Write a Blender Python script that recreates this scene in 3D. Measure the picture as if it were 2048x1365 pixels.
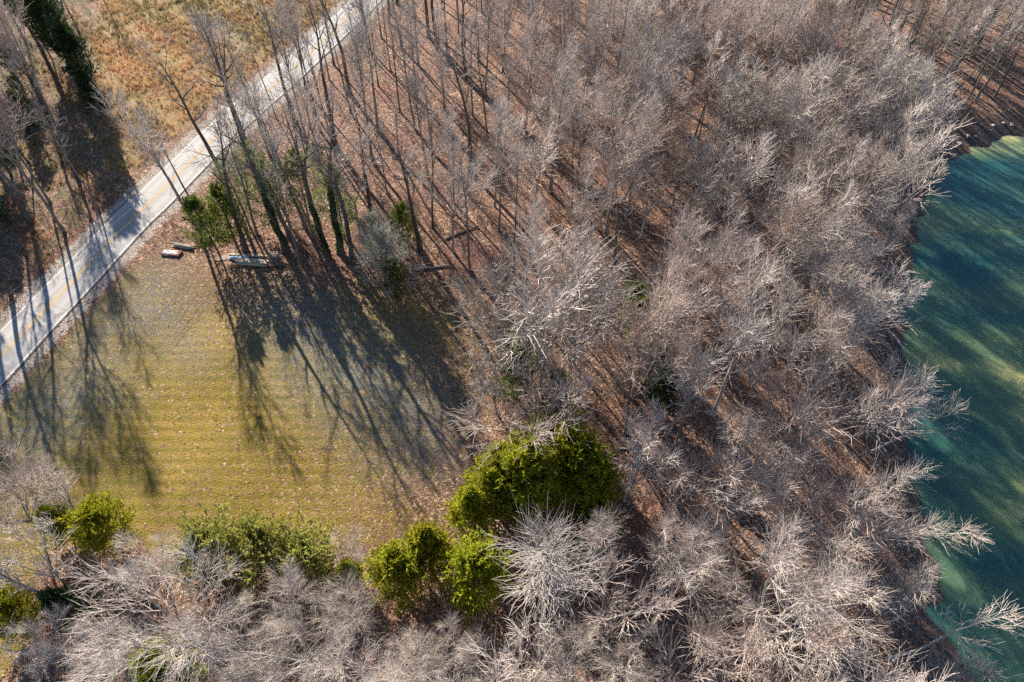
import bpy, math, random
import numpy as np
from mathutils import Vector, Matrix

for o in list(bpy.data.objects): bpy.data.objects.remove(o)
R = math.radians
SC = bpy.context.scene
COL = SC.collection

# ------------------------------------------------------------------ camera, sky, sun, exposure
CAM_H, PITCH, FPX = 72.0, R(50), 1365.0
cam = bpy.data.cameras.new('camera'); cam.sensor_width = 36; cam.lens = 36 * FPX / 2048
cam.clip_end = 6000; cam.clip_start = 0.5
camo = bpy.data.objects.new('camera', cam); COL.objects.link(camo)
camo.location = (0, 0, CAM_H); camo.rotation_euler = (R(90) - PITCH, 0, 0)
SC.camera = camo

SUN_AZ, SUN_EL = R(-30), R(25.5)
W = bpy.data.worlds.new('World'); SC.world = W; W.use_nodes = True
nt = W.node_tree; bg = nt.nodes['Background']
sky = nt.nodes.new('ShaderNodeTexSky'); sky.sky_type = 'NISHITA'; sky.sun_disc = False
sky.sun_elevation = SUN_EL; sky.sun_rotation = SUN_AZ
sky.air_density = 1.0; sky.dust_density = 0.2; sky.ozone_density = 4.0
nt.links.new(sky.outputs[0], bg.inputs[0]); bg.inputs[1].default_value = 0.06
sl = bpy.data.lights.new('sun', 'SUN'); sl.energy = 5.0; sl.angle = R(0.5); sl.color = (1.0, 0.905, 0.765)
so = bpy.data.objects.new('sun', sl); COL.objects.link(so)
to_sun = Vector((math.sin(SUN_AZ) * math.cos(SUN_EL), math.cos(SUN_AZ) * math.cos(SUN_EL), math.sin(SUN_EL)))
so.rotation_euler = (-to_sun).to_track_quat('-Z', 'Y').to_euler(); so.location = to_sun * 300
vs = SC.view_settings; vs.view_transform = 'Standard'; vs.look = 'None'; vs.gamma = 1; vs.exposure = 1.7
SC.cycles.use_denoising = False; SC.cycles.max_bounces = 4; SC.cycles.diffuse_bounces = 2; SC.cycles.glossy_bounces = 2
SC.cycles.transmission_bounces = 3; SC.cycles.transparent_max_bounces = 6

# ------------------------------------------------------------------ where things stand
def at_z(px, py, z=0.0):
    dx, dv = (px - 1024) / FPX, (py - 682.5) / FPX
    d = (dx, math.cos(PITCH) - dv * math.sin(PITCH), -math.sin(PITCH) - dv * math.cos(PITCH))
    t = (z - CAM_H) / d[2]
    return d[0] * t, d[1] * t
def to_px(x, y, z):
    dep = y * math.cos(PITCH) + (CAM_H - z) * math.sin(PITCH)
    v = (CAM_H - z) * math.cos(PITCH) - y * math.sin(PITCH)
    return 1024 + FPX * x / dep, 682.5 + FPX * v / dep

LAKE_Z = -4.0
SHORE_PX = [(2900, 215), (2400, 245), (2150, 262), (2048, 272), (1985, 283), (1930, 308), (1885, 345), (1850, 395), (1832, 440),
            (1822, 500), (1812, 580), (1804, 650), (1802, 720), (1808, 800), (1820, 900), (1842, 985), (1866, 1080), (1876, 1170),
            (1872, 1240), (1895, 1300), (1945, 1365), (2060, 1480), (2250, 1650), (2500, 1800)]
def smooth_line(pts, n=4):
    pts = [np.array(p, float) for p in pts]; out = []
    for i in range(len(pts) - 1):
        p0, p1, p2, p3 = pts[max(i-1, 0)], pts[i], pts[i+1], pts[min(i+2, len(pts)-1)]
        for k in range(n):
            t = k / n
            out.append(0.5 * ((2*p1) + (-p0+p2)*t + (2*p0-5*p1+4*p2-p3)*t*t + (-p0+3*p1-3*p2+p3)*t**3))
    out.append(pts[-1]); return np.array(out)
SHORE = smooth_line([at_z(a, b, LAKE_Z) for a, b in SHORE_PX], 3)
LAKE_POLY = np.vstack([SHORE, [[900, SHORE[-1][1] - 100], [1500, -300], [1500, 700], [700, 700]]])

def poly_dist(px, py, poly, closed=True):
    """signed distance, positive outside the polygon"""
    px = np.asarray(px, float); py = np.asarray(py, float)
    d2 = np.full(px.shape, 1e18); ins = np.zeros(px.shape, bool)
    n = len(poly)
    for i in range(n if closed else n - 1):
        a = poly[i]; b = poly[(i + 1) % n]
        ab = b - a; l2 = ab @ ab + 1e-12
        t = np.clip(((px - a[0]) * ab[0] + (py - a[1]) * ab[1]) / l2, 0, 1)
        d2 = np.minimum(d2, (px - a[0] - t * ab[0])**2 + (py - a[1] - t * ab[1])**2)
        if closed:
            c = (a[1] > py) != (b[1] > py)
            with np.errstate(divide='ignore', invalid='ignore'):
                xi = (b[0] - a[0]) * (py - a[1]) / (b[1] - a[1]) + a[0]
            ins ^= c & (px < xi)
    d = np.sqrt(d2)
    return np.where(ins, -d, d) if closed else d

ROAD_PX = [(-420, 1190), (-200, 925), (-90, 812), (0, 718), (68, 645), (147, 563), (253, 450), (306, 400), (388, 318), (470, 240), (562, 160), (636, 92), (703, 30), (785, -50), (900, -150), (1060, -260)]
ROAD = smooth_line([at_z(a, b) for a, b in ROAD_PX], 8)
def hgt(x, y):
    x = np.asarray(x, float); y = np.asarray(y, float)
    d = poly_dist(x, y, LAKE_POLY)
    n = 0.35*np.sin(x*0.071+1.3)*np.cos(y*0.083) + 0.22*np.sin(x*0.16+y*0.11) + 0.12*np.sin(y*0.31-x*0.23)
    d = d + .9 * np.sin(x*.55+y*.21) * np.cos(y*.47) + .5 * np.sin(y*1.3+x*.9) 
    land = LAKE_Z + 4.0 * (1 - np.exp(-np.maximum(d, 0) / 11.0))
    wob = n * np.clip(d / 20.0, 0, 1) * np.clip((poly_dist(x, y, ROAD[::4], False) - 6) / 16, 0, 1)
    return np.where(d > 0, land + wob, LAKE_Z + np.maximum(d * 0.35, -5))
def h1(x, y): return float(hgt(np.array([x]), np.array([y]))[0])
def ground(px, py):
    z = 0.0
    for _ in range(4):
        x, y = at_z(px, py, z); z = h1(x, y)
    return x, y, z
def gpoly(pts): return np.array([ground(a, b)[:2] for a, b in pts])

LAWN = gpoly([(-500, 1330), (-60, 880), (40, 770), (150, 655), (250, 545), (335, 478), (430, 522), (560, 540), (700, 530), (830, 548), (905, 560), (985, 600),
              (978, 720), (990, 830), (965, 905), (912, 985), (895, 1050), (800, 1080), (640, 1115), (480, 1120), (330, 1105), (200, 1080), (100, 1090), (60, 1180), (40, 1300), (-100, 1500), (-600, 1700)])
MEADOW = gpoly([(205, -10), (330, -110), (560, -130), (670, -40), (690, 0), (600, 70), (440, 190), (330, 290), (262, 355), (215, 345), (190, 230), (185, 100)])
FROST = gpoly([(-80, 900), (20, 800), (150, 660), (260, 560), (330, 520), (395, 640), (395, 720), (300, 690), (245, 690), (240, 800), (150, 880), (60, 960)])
FROST_SHADE = gpoly([(500, 600), (620, 590), (780, 680), (900, 800), (930, 930), (820, 930), (700, 850), (600, 780), (540, 700)])  # frost over the main tree shadow, laid there to tint that shade blue
SCRUB = gpoly([(-900, -200), (190, -120), (185, 100), (205, 260), (250, 350), (120, 500), (-30, 640), (-300, 900), (-900, 1000)])

# ------------------------------------------------------------------ node helpers
class N:
    def __init__(s, name):
        s.m = bpy.data.materials.new(name); s.m.use_nodes = True
        s.t = s.m.node_tree; s.b = s.t.nodes['Principled BSDF']; s.out = s.t.nodes['Material Output']
        s.b.inputs['Roughness'].default_value = 0.9
        s.b.inputs['Specular IOR Level'].default_value = 0.2
    def new(s, k, **kw):
        n = s.t.nodes.new(k)
        for a, v in kw.items(): setattr(n, a, v)
        return n
    def link(s, a, b): s.t.links.new(a, b)
    def coord(s, kind='Object'): return s.new('ShaderNodeTexCoord').outputs[kind]
    def noise(s, vec, scale, detail=4, rough=0.6, dist=0.0):
        n = s.new('ShaderNodeTexNoise'); n.inputs['Scale'].default_value = scale; n.inputs['Detail'].default_value = detail
        n.inputs['Roughness'].default_value = rough; n.inputs['Distortion'].default_value = dist
        if vec is not None: s.link(vec, n.inputs['Vector'])
        return n.outputs['Fac']
    def ramp(s, fac, stops, interp='LINEAR'):
        r = s.new('ShaderNodeValToRGB'); r.color_ramp.interpolation = interp; e = r.color_ramp.elements
        while len(e) < len(stops): e.new(0.5)
        for i, (p, c) in enumerate(stops):
            e[i].position = p; e[i].color = (c, c, c, 1) if isinstance(c, (int, float)) else (*c, 1)
        s.link(fac, r.inputs[0]); return r.outputs[0]
    def mix(s, fac, a, b, mode='MIX'):
        n = s.new('ShaderNodeMix', data_type='RGBA', blend_type=mode)
        for sock, v in ((n.inputs['Factor'], fac), (n.inputs['A'], a), (n.inputs['B'], b)):
            if isinstance(v, bpy.types.NodeSocket): s.link(v, sock)
            elif isinstance(v, (int, float)): sock.default_value = v
            else: sock.default_value = (*v, 1)
        return n.outputs['Result']
    def math(s, op, a, b=None, clamp=False):
        n = s.new('ShaderNodeMath', operation=op, use_clamp=clamp)
        for i, v in enumerate((a, b)):
            if v is None: continue
            if isinstance(v, bpy.types.NodeSocket): s.link(v, n.inputs[i])
            else: n.inputs[i].default_value = v
        return n.outputs[0]
    def attr(s, name): return s.new('ShaderNodeAttribute', attribute_name=name).outputs['Fac']
    def color(s, c):
        if isinstance(c, bpy.types.NodeSocket): s.link(c, s.b.inputs['Base Color'])
        else: s.b.inputs['Base Color'].default_value = (*c, 1)
    def bump(s, h, strength=0.5, dist=0.1):
        n = s.new('ShaderNodeBump'); n.inputs['Strength'].default_value = strength; n.inputs['Distance'].default_value = dist
        s.link(h, n.inputs['Height']); s.link(n.outputs[0], s.b.inputs['Normal'])
    def translucent(s, c, f):
        t = s.new('ShaderNodeBsdfTranslucent'); mx = s.new('ShaderNodeMixShader'); mx.inputs[0].default_value = f
        s.link(c, t.inputs[0]); s.link(s.b.outputs[0], mx.inputs[1]); s.link(t.outputs[0], mx.inputs[2]); s.link(mx.outputs[0], s.out.inputs[0])

def ground_material():
    n = N('ground_soil_and_grass'); c = n.coord()
    fine = n.noise(c, 5.0, 3, 0.7); mid = n.noise(c, 0.9, 4, 0.65); big = n.noise(c, 0.09, 4, 0.6)
    vor = n.new('ShaderNodeTexVoronoi'); vor.inputs['Scale'].default_value = 4.5; n.link(c, vor.inputs['Vector'])
    sep = n.new('ShaderNodeSeparateColor'); n.link(vor.outputs['Color'], sep.inputs[0])
    # leaf litter
    litter = n.ramp(sep.outputs[0], [(0, (0.054, 0.032, 0.023)), (0.3, (0.169, 0.084, 0.047)), (0.62, (0.311, 0.159, 0.092)), (0.85, (0.486, 0.297, 0.196)), (1, (0.729, 0.540, 0.405))])
    litter = n.mix(n.math('MULTIPLY', n.ramp(mid, [(0.42, 0), (0.62, 1)]), 0.65), litter, (0.111, 0.065, 0.044))
    litter = n.mix(n.math('MULTIPLY', n.ramp(big, [(0.45, 0), (0.6, 1)]), 0.45), litter, n.mix(sep.outputs[1], (0.16, 0.065, 0.05), (0.36, 0.17, 0.12)))
    hsl = n.new('ShaderNodeHueSaturation'); hsl.inputs['Saturation'].default_value = .94; hsl.inputs['Value'].default_value = .84; n.link(litter, hsl.inputs['Color']); litter = hsl.outputs[0]
    # lawn
    mp = n.new('ShaderNodeMapping'); n.link(c, mp.inputs['Vector']); mp.inputs['Rotation'].default_value = (0, 0, R(3)); mp.inputs['Scale'].default_value = (0.02, 0.62, 1)
    wave = n.new('ShaderNodeTexWave', bands_direction='Y'); wave.inputs['Scale'].default_value = 0.33; wave.inputs['Distortion'].default_value = 0.9; wave.inputs['Detail'].default_value = 3
    n.link(mp.outputs[0], wave.inputs['Vector'])
    g = n.mix(n.ramp(mid, [(0.3, 0), (0.7, 1)]), (0.155, 0.122, 0.013), (0.275, 0.188, 0.024))
    g = n.mix(n.math('MULTIPLY', wave.outputs['Fac'], n.ramp(n.noise(c, .06, 3, .5), [(.32, .35), (.55, .9)])), g, (0.34, 0.22, 0.06))
    g = n.mix(n.ramp(big, [(0.38, 0.0), (0.62, 0.6)]), g, (0.105, 0.100, 0.018))
    g = n.mix(n.ramp(fine, [(0.4, 0.0), (0.75, 0.6)]), g, (0.045, 0.048, 0.012))
    leafy = n.math('ADD', n.attr('leafy'), n.math('MULTIPLY', n.math('SUBTRACT', mid, 0.5), 0.7))
    lf = n.math('GREATER_THAN', leafy, n.math('ADD', 0.0, sep.outputs[2]))
    g = n.mix(n.math('MULTIPLY', lf, 0.85), g, litter)
    frost_shade = n.math('MULTIPLY', n.attr('frost_shade'), n.math('MULTIPLY', n.ramp(fine, [(0.32, 0.25), (0.60, 0.92)]), n.ramp(mid, [(0.38, 0.45), (0.6, 1)])))
    g = n.mix(frost_shade, g, (0.125, 0.16, 0.19))  # frost tone, which also paints the blue of the shaded lawn
    # meadow / scrub grass under the tufts
    md = n.mix(n.ramp(mid, [(0.35, 0), (0.65, 1)]), (0.20, 0.125, 0.06), (0.34, 0.215, 0.11))
    md = n.mix(n.ramp(big, [(0.45, 0), (0.6, 0.7)]), md, (0.22, 0.175, 0.065))
    md = n.mix(n.ramp(fine, [(0.55, 0), (0.8, 0.6)]), md, (0.09, 0.06, 0.03))
    # gravel verge and muddy shore
    gr = n.mix(sep.outputs[0], (0.20, 0.165, 0.14), (0.42, 0.37, 0.33))
    sh = n.mix(mid, (0.060, 0.040, 0.036), (0.14, 0.095, 0.075))
    sh = n.mix(n.ramp(sep.outputs[0], [(0.8, 0), (0.95, 0.5)]), sh, (0.28, 0.22, 0.18))
    edge = n.math('MULTIPLY', n.math('SUBTRACT', n.noise(c, 0.7, 5, 0.7), 0.5), 1.6)
    def mask(a): return n.ramp(n.math('ADD', n.attr(a), edge), [(0.40, 0), (0.60, 1)])
    col = n.mix(mask('lawn'), litter, g)
    col = n.mix(mask('meadow'), col, md)
    col = n.mix(n.math('MULTIPLY', mask('scrub'), n.ramp(n.noise(c, 0.3, 4, 0.6), [(0.4, 0.0), (0.6, 0.8)])), col, n.mix(fine, (0.05, 0.055, 0.02), (0.15, 0.13, 0.06)))
    col = n.mix(mask('gravel'), col, gr)
    col = n.mix(mask('shore'), col, sh)
    n.color(col); n.b.inputs['Roughness'].default_value = 0.95
    n.bump(n.math('ADD', fine, n.math('MULTIPLY', sep.outputs[0], 0.5)), 0.9, 0.22)
    return n.m

# ------------------------------------------------------------------ mesh helpers
def mesh_np(name, verts, faces, attrs=None, smooth=False, mats=None):
    verts = np.asarray(verts, np.float32); faces = np.asarray(faces, np.int32)
    me = bpy.data.meshes.new(name); nv, nf, k = len(verts), len(faces), faces.shape[1]
    me.vertices.add(nv); me.vertices.foreach_set('co', verts.ravel())
    me.loops.add(nf * k); me.loops.foreach_set('vertex_index', faces.ravel())
    me.polygons.add(nf); me.polygons.foreach_set('loop_start', np.arange(0, nf * k, k, dtype=np.int32))
    if smooth: me.polygons.foreach_set('use_smooth', np.ones(nf, bool))
    for a, v in (attrs or {}).items():
        at = me.attributes.new(a, 'FLOAT', 'POINT'); at.data.foreach_set('value', np.asarray(v, np.float32))
    me.update(); me.validate()
    if mats: me.materials.append(mats)
    return me
def link(name, me, parent=None, loc=None, kind=None):
    o = bpy.data.objects.new(name, me); COL.objects.link(o)
    if parent is not None: o.parent = parent
    if loc is not None: o.location = loc
    if kind: o['kind'] = kind
    return o
def empty(name, label, cat, loc=(0, 0, 0), rot=(0, 0, 0), group=None, scale=(1, 1, 1)):
    o = bpy.data.objects.new(name, None); COL.objects.link(o); o.empty_display_size = 0.3
    o.location = loc; o.rotation_euler = rot; o.scale = scale; o['label'] = label; o['category'] = cat
    if group: o['group'] = group
    return o
def box_arrays(cx, cy, cz, sx, sy, sz, rz=0.0, bev=0.0):
    v = np.array([[x, y, z] for z in (-.5, .5) for y in (-.5, .5) for x in (-.5, .5)]) * [sx, sy, sz]
    c, s = math.cos(rz), math.sin(rz)
    v = np.stack([v[:, 0]*c - v[:, 1]*s + cx, v[:, 0]*s + v[:, 1]*c + cy, v[:, 2] + cz], 1)
    f = np.array([[0, 2, 3, 1], [4, 5, 7, 6], [0, 1, 5, 4], [2, 6, 7, 3], [0, 4, 6, 2], [1, 3, 7, 5]])
    return v, f

def ground_sheet():
    def axis(lo, hi, step, far):
        core = np.arange(lo, hi + step * .5, step)
        ext = np.cumsum(np.geomspace(step * 1.5, far / 5, 26)); ext = ext * far / ext[-1]
        return np.concatenate([lo - ext[::-1], core, hi + ext])
    xs = axis(-135, 150, 0.85, 1500); ys = axis(4, 190, 0.85, 1500)
    X, Y = np.meshgrid(xs, ys); Z = hgt(X, Y)
    x, y = X.ravel(), Y.ravel()
    lawn = poly_dist(x, y, LAWN); mead = poly_dist(x, y, MEADOW); fr = poly_dist(x, y, FROST); sc = poly_dist(x, y, SCRUB)
    lake = poly_dist(x, y, LAKE_POLY); road = poly_dist(x, y, ROAD, False)
    # soft masks around 0.5 at the border
    m = lambda d, w: np.clip(0.5 - d / (2 * w), 0, 1)
    # leaves lie thickest on the wooded top and right edge of the lawn
    lx, ly = np.array(ground(560, 540)[:2]), np.array(ground(960, 700)[:2])
    dt = poly_dist(x, y, gpoly([(330, 480), (430, 520), (560, 540), (700, 530), (830, 545), (985, 600), (980, 720), (990, 830), (965, 905), (905, 1000)]), False)
    leafy = np.clip(0.12 + 1.05 * np.exp(-dt / 9.0), 0, 1.1)
    attrs = dict(lawn=m(lawn, 2.5), meadow=m(mead, 3), frost_shade=np.maximum(.75 * m(fr, 5), 1.0 * m(poly_dist(x, y, FROST_SHADE), 6)), scrub=m(sc, 4), shore=np.clip(1.0 - (lake - 3.0) / 6.0, 0, 1),
                 gravel=np.clip(1.02 - (road - 4.1) / 2.6, 0, 1), leafy=leafy)
    nx, ny = len(xs), len(ys)
    i, j = np.meshgrid(np.arange(nx - 1), np.arange(ny - 1)); a = (j * nx + i).ravel()
    F = np.stack([a, a + 1, a + nx + 1, a + nx], 1)
    fx = (x[F].mean(1)); fy = (y[F].mean(1))
    zl = lawn[F].mean(1); zm = mead[F].mean(1); zk = lake[F].mean(1)
    zone = np.zeros(len(F), int); zone[zl < 0] = 1; zone[zm < 0] = 2; zone[(zk < 5)] = 3
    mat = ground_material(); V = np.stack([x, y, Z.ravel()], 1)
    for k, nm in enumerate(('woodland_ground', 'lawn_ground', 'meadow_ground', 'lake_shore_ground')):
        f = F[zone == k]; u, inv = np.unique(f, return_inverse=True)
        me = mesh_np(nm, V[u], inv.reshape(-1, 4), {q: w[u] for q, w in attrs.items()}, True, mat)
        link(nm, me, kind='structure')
ground_sheet()

# ------------------------------------------------------------------ lake
def lake():
    n = N('murky_lake_water'); c = n.coord()
    mp = n.new('ShaderNodeMapping'); n.link(c, mp.inputs['Vector']); mp.inputs['Rotation'].default_value = (0, 0, R(58)); mp.inputs['Scale'].default_value = (0.35, 1, 1)
    silt_light = n.noise(mp.outputs[0], 0.055, 3, 0.5, 0.6)
    n.color(n.ramp(silt_light, [(0.36, (0.022, 0.085, 0.075)), (0.50, (0.10, 0.155, 0.078)), (0.62, (0.40, 0.385, 0.15))]))  # silt clouds, with sunlit yellow-green and shaded teal water painted into the ends
    n.b.inputs['Roughness'].default_value = 0.12; n.b.inputs['Specular IOR Level'].default_value = 0.5; n.b.inputs['IOR'].default_value = 1.33
    n.b.inputs['Subsurface Weight'].default_value = 1.0; n.b.inputs['Subsurface Radius'].default_value = (0.8, 1.0, 0.9); n.b.inputs['Subsurface Scale'].default_value = 1.7; n.b.subsurface_method = 'BURLEY'
    n.bump(n.noise(c, 1.4, 3, 0.5), 0.06, 0.1)
    # land-side edge tucked a few metres into the bank
    inner = []
    for i, p in enumerate(SHORE):
        t = SHORE[min(i+1, len(SHORE)-1)] - SHORE[max(i-1, 0)]; t /= np.linalg.norm(t)
        inner.append(p + np.array([t[1], -t[0]]) * 2.0)
    inner = np.array(inner)
    q = poly_dist(inner[:, 0], inner[:, 1], LAKE_POLY)
    if np.median(q) < 0: inner = SHORE * 2 - inner
    m_ = len(inner); rows = 14; V = []; far = SHORE + (np.array([700.0, 0]))
    far = np.stack([np.full(m_, 900.0), np.linspace(500, -200, m_)], 1)
    ts = (np.linspace(0, 1, rows) ** 2.2)
    for t in ts:
        for p, f in zip(inner, far): q = p * (1 - t) + f * t; V.append((q[0], q[1], LAKE_Z))
    F = [(r*m_+i, r*m_+i+1, (r+1)*m_+i+1, (r+1)*m_+i) for r in range(rows-1) for i in range(m_-1)]
    me = mesh_np('lake', V, F, None, True, n.m)
    if me.polygons[0].normal.z < 0: me.flip_normals()
    link('lake_water', me, kind='structure')
lake()

# ------------------------------------------------------------------ road
def ribbon(name, line, offs, lift, mat, parent=None, kind=None, crown=0.0, s0=0, s1=None):
    line = line[s0:s1]; T = np.gradient(line, axis=0); T /= np.linalg.norm(T, axis=1)[:, None]
    Nn = np.stack([-T[:, 1], T[:, 0]], 1); k = len(offs); V = []
    P = [line + Nn * o for o in offs]
    zc = hgt(line[:, 0], line[:, 1])
    for o, p in zip(offs, P):
        z = zc + lift + crown * (1 - min(1, abs(o) / 3.4))
        V.append(np.stack([p[:, 0], p[:, 1], z], 1))
    V = np.stack(V, 1); n = len(line)
    i, j = np.meshgrid(np.arange(k - 1), np.arange(n - 1)); a = (j * k + i).ravel()
    F = np.stack([a, a + k, a + k + 1, a + 1], 1)
    oo = np.tile(np.array(offs), n); at_ = dict(track=np.exp(-((np.abs(oo) - 1.7) / .55) ** 2), rim=np.clip((np.abs(oo) - 3.0) / .6, 0, 1))
    me = mesh_np(name, V.reshape(-1, 3), F, at_, True, mat)
    if me.polygons[0].normal.z < 0: me.flip_normals()
    return link(name, me, parent, kind=kind)
def road():
    n = N('weathered_asphalt'); c = n.coord()
    a = n.mix(n.noise(c, 9, 3, 0.8), (0.21, 0.20, 0.195), (0.33, 0.315, 0.305))
    a = n.mix(n.ramp(n.noise(c, 0.35, 4, 0.6), [(0.35, 0), (0.7, 0.5)]), a, (0.26, 0.25, 0.245))
    cr = n.new('ShaderNodeTexVoronoi', feature='DISTANCE_TO_EDGE'); cr.inputs['Scale'].default_value = 0.12; n.link(c, cr.inputs['Vector'])
    a = n.mix(n.ramp(cr.outputs['Distance'], [(0, 0.6), (0.01, 0)]), a, (0.06, 0.06, 0.06))
    a = n.mix(n.math('MULTIPLY', n.attr('track'), n.ramp(n.noise(c, .5, 4, .7), [(.3, .1), (.7, .55)])), a, (0.44, 0.425, 0.41))
    a = n.mix(n.math('MULTIPLY', n.attr('rim'), n.ramp(n.noise(c, 1.2, 5, .75), [(.42, 0), (.58, .9)])), a, (0.22, 0.15, 0.10))
    n.color(a); n.b.inputs['Roughness'].default_value = 0.8
    rd = ribbon('road', ROAD, (-3.75, -3.45, -3, -2.4, -1.7, -1, 0, 1, 1.7, 2.4, 3, 3.45, 3.75), 0.05, n.m, None, 'structure', 0.06)
    # road edges turned down to the verge are part of the asphalt sheet
    def paint(nm, c0, c1):
        p = N(nm); cc = p.coord(); p.color(p.mix(p.ramp(p.noise(cc, 3, 4, 0.7), [(0.4, 0), (0.65, 1)]), c0, c1)); return p.m
    wh = paint('worn_white_paint', (0.78, 0.77, 0.74), (0.50, 0.49, 0.47)); ye = paint('worn_yellow_paint', (0.60, 0.33, 0.04), (0.38, 0.27, 0.13))
    tar = paint('dark_tar_edge', (0.035, 0.035, 0.04), (0.08, 0.075, 0.07))
    for o in (-3.25, 3.25): ribbon('edge_line', ROAD, (o - .08, o + .08), 0.05 + .06 * (1 - 3.25/3.4) + .008, wh, rd)
    for o in (-.17, .17): ribbon('centre_line', ROAD, (o - .07, o + .07), 0.05 + .06 * (1 - .17/3.4) + .008, ye, rd)
    ribbon('edge_strip', ROAD, (-3.72, -3.50), 0.062, tar, rd)  # dark strip along the right edge of the asphalt
road()

# ------------------------------------------------------------------ bark and foliage materials
def bark(name, c0, c1, c2, var=0.25):
    n = N(name); c = n.coord()
    oi = n.new('ShaderNodeObjectInfo').outputs['Random']
    k = n.mix(n.ramp(n.noise(c, 3.5, 3, 0.7), [(0.35, 0), (0.65, 1)]), c0, c1)
    k = n.mix(n.math('MULTIPLY', n.ramp(n.noise(c, 0.7, 3, 0.6), [(0.45, 0), (0.62, 1)]), 0.5), k, c2)
    hs = n.new('ShaderNodeHueSaturation'); n.link(k, hs.inputs['Color'])
    n.link(n.math('ADD', 1 - var / 2, n.math('MULTIPLY', oi, var)), hs.inputs['Value'])
    n.color(hs.outputs[0]); return n.m
B_TRUNK = bark('grey_bark', (0.15, 0.13, 0.115), (0.26, 0.23, 0.205), (0.11, 0.11, 0.09))
B_TWIG = bark('grey_twig_bark', (0.37, 0.33, 0.30), (0.51, 0.455, 0.42), (0.29, 0.24, 0.215), 0.65)
B_TRUNKP = bark('pale_bark', (0.28, 0.25, 0.225), (0.45, 0.42, 0.385), (0.20, 0.175, 0.15))
B_TWIGP = bark('pale_twig_bark', (0.47, 0.41, 0.365), (0.61, 0.54, 0.485), (0.40, 0.315, 0.28), 0.5)
B_TWIGM = bark('pinkish_twig_bark', (0.34, 0.275, 0.245), (0.45, 0.375, 0.335), (0.26, 0.19, 0.17), 0.55)
B_TRUNKD = bark('dark_bark', (0.075, 0.062, 0.052), (0.14, 0.12, 0.10), (0.06, 0.055, 0.045))
B_TWIGD = bark('brown_twig_bark', (0.23, 0.20, 0.185), (0.34, 0.30, 0.28), (0.18, 0.145, 0.13), 0.4)

def foliage(name, c0, c1, c2, f=0.4):
    n = N(name); rnd = n.attr('tint')
    k = n.ramp(rnd, [(0, c0), (0.55, c1), (1, c2)])
    hs = n.new('ShaderNodeHueSaturation'); n.link(k, hs.inputs['Color'])
    oi = n.new('ShaderNodeObjectInfo').outputs['Random']
    n.link(n.math('ADD', 0.485, n.math('MULTIPLY', oi, 0.03)), hs.inputs['Hue'])
    n.link(n.math('ADD', .78, n.math('MULTIPLY', n.noise(n.coord(), .55, 3, .6), n.math('ADD', .25, n.math('MULTIPLY', oi, .3)))), hs.inputs['Value'])
    n.color(hs.outputs[0]); n.b.inputs['Roughness'].default_value = 0.7; n.translucent(hs.outputs[0], f); return n.m
F_CEDAR = foliage('cedar_foliage', (0.14, 0.160, 0.010), (0.28, 0.295, 0.018), (0.45, 0.42, 0.03), 0.5)
F_DARK = foliage('dark_evergreen_foliage', (0.015, 0.030, 0.012), (0.035, 0.060, 0.020), (0.07, 0.095, 0.03), 0.25)
F_MID = foliage('road_cedar_foliage', (0.06, 0.085, 0.015), (0.125, 0.155, 0.025), (0.21, 0.235, 0.045), 0.45)
F_PALE = foliage('pale_honeysuckle_foliage', (0.15, 0.17, 0.035), (0.26, 0.28, 0.06), (0.40, 0.38, 0.12), 0.45)
F_LOOSE = foliage('thin_olive_foliage', (0.10, 0.125, 0.04), (0.19, 0.22, 0.07), (0.32, 0.34, 0.16), 0.45)
F_IVY = foliage('ivy_leaves', (0.02, 0.045, 0.012), (0.05, 0.085, 0.02), (0.10, 0.135, 0.04), 0.3)

# ------------------------------------------------------------------ tree growing
def unit(v): return v / (np.linalg.norm(v, axis=-1, keepdims=True) + 1e-9)
def grow(rng, P, D, L, r0, r1, K, wig, trop):
    n = len(P); pts = np.zeros((n, K, 3)); rad = np.zeros((n, K)); pts[:, 0] = P; d = unit(D); seg = (L / (K - 1))[:, None]
    for k in range(K):
        rad[:, k] = r0 + (r1 - r0) * (k / (K - 1))
        if k: pts[:, k] = pts[:, k-1] + d * seg; 
        d = unit(d + rng.normal(0, wig, (n, 3)) + np.array([0, 0, trop]))
    return pts, rad
def kids(rng, pts, rad, n, t0, t1, ang0, ang1, jit=0.12):
    """n children per branch between t0 and t1: position, direction, parent radius there, t"""
    m, K, _ = pts.shape
    t = np.linspace(t0, t1, n)[None, :] + rng.uniform(-1, 1, (m, n)) * (t1 - t0) / max(n, 1) * .5
    t = np.clip(t, 0.02, 0.995); f = t * (K - 1); i = np.minimum(f.astype(int), K - 2); w = (f - i)[..., None]
    ar = np.arange(m)[:, None]
    a, b = pts[ar, i], pts[ar, i + 1]; P = a * (1 - w) + b * w; T = unit(b - a)
    r = rad[ar, i] * (1 - w[..., 0]) + rad[ar, i + 1] * w[..., 0]
    up = np.where(np.abs(T[..., 2:3]) > .9, np.array([1., 0, 0]), np.array([0, 0, 1.])); u = unit(np.cross(T, up)); v = np.cross(T, u)
    az = (np.arange(n) * 2.4)[None, :] + rng.uniform(0, 6.28, (m, 1)) + rng.normal(0, .4, (m, n))
    an = np.radians(ang0 + (ang1 - ang0) * (t - t0) / max(t1 - t0, 1e-6) + rng.normal(0, 7, (m, n)))
    D = T * np.cos(an)[..., None] + (u * np.cos(az)[..., None] + v * np.sin(az)[..., None]) * np.sin(an)[..., None]
    return P.reshape(-1, 3), D.reshape(-1, 3), r.ravel(), t.ravel()
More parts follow.
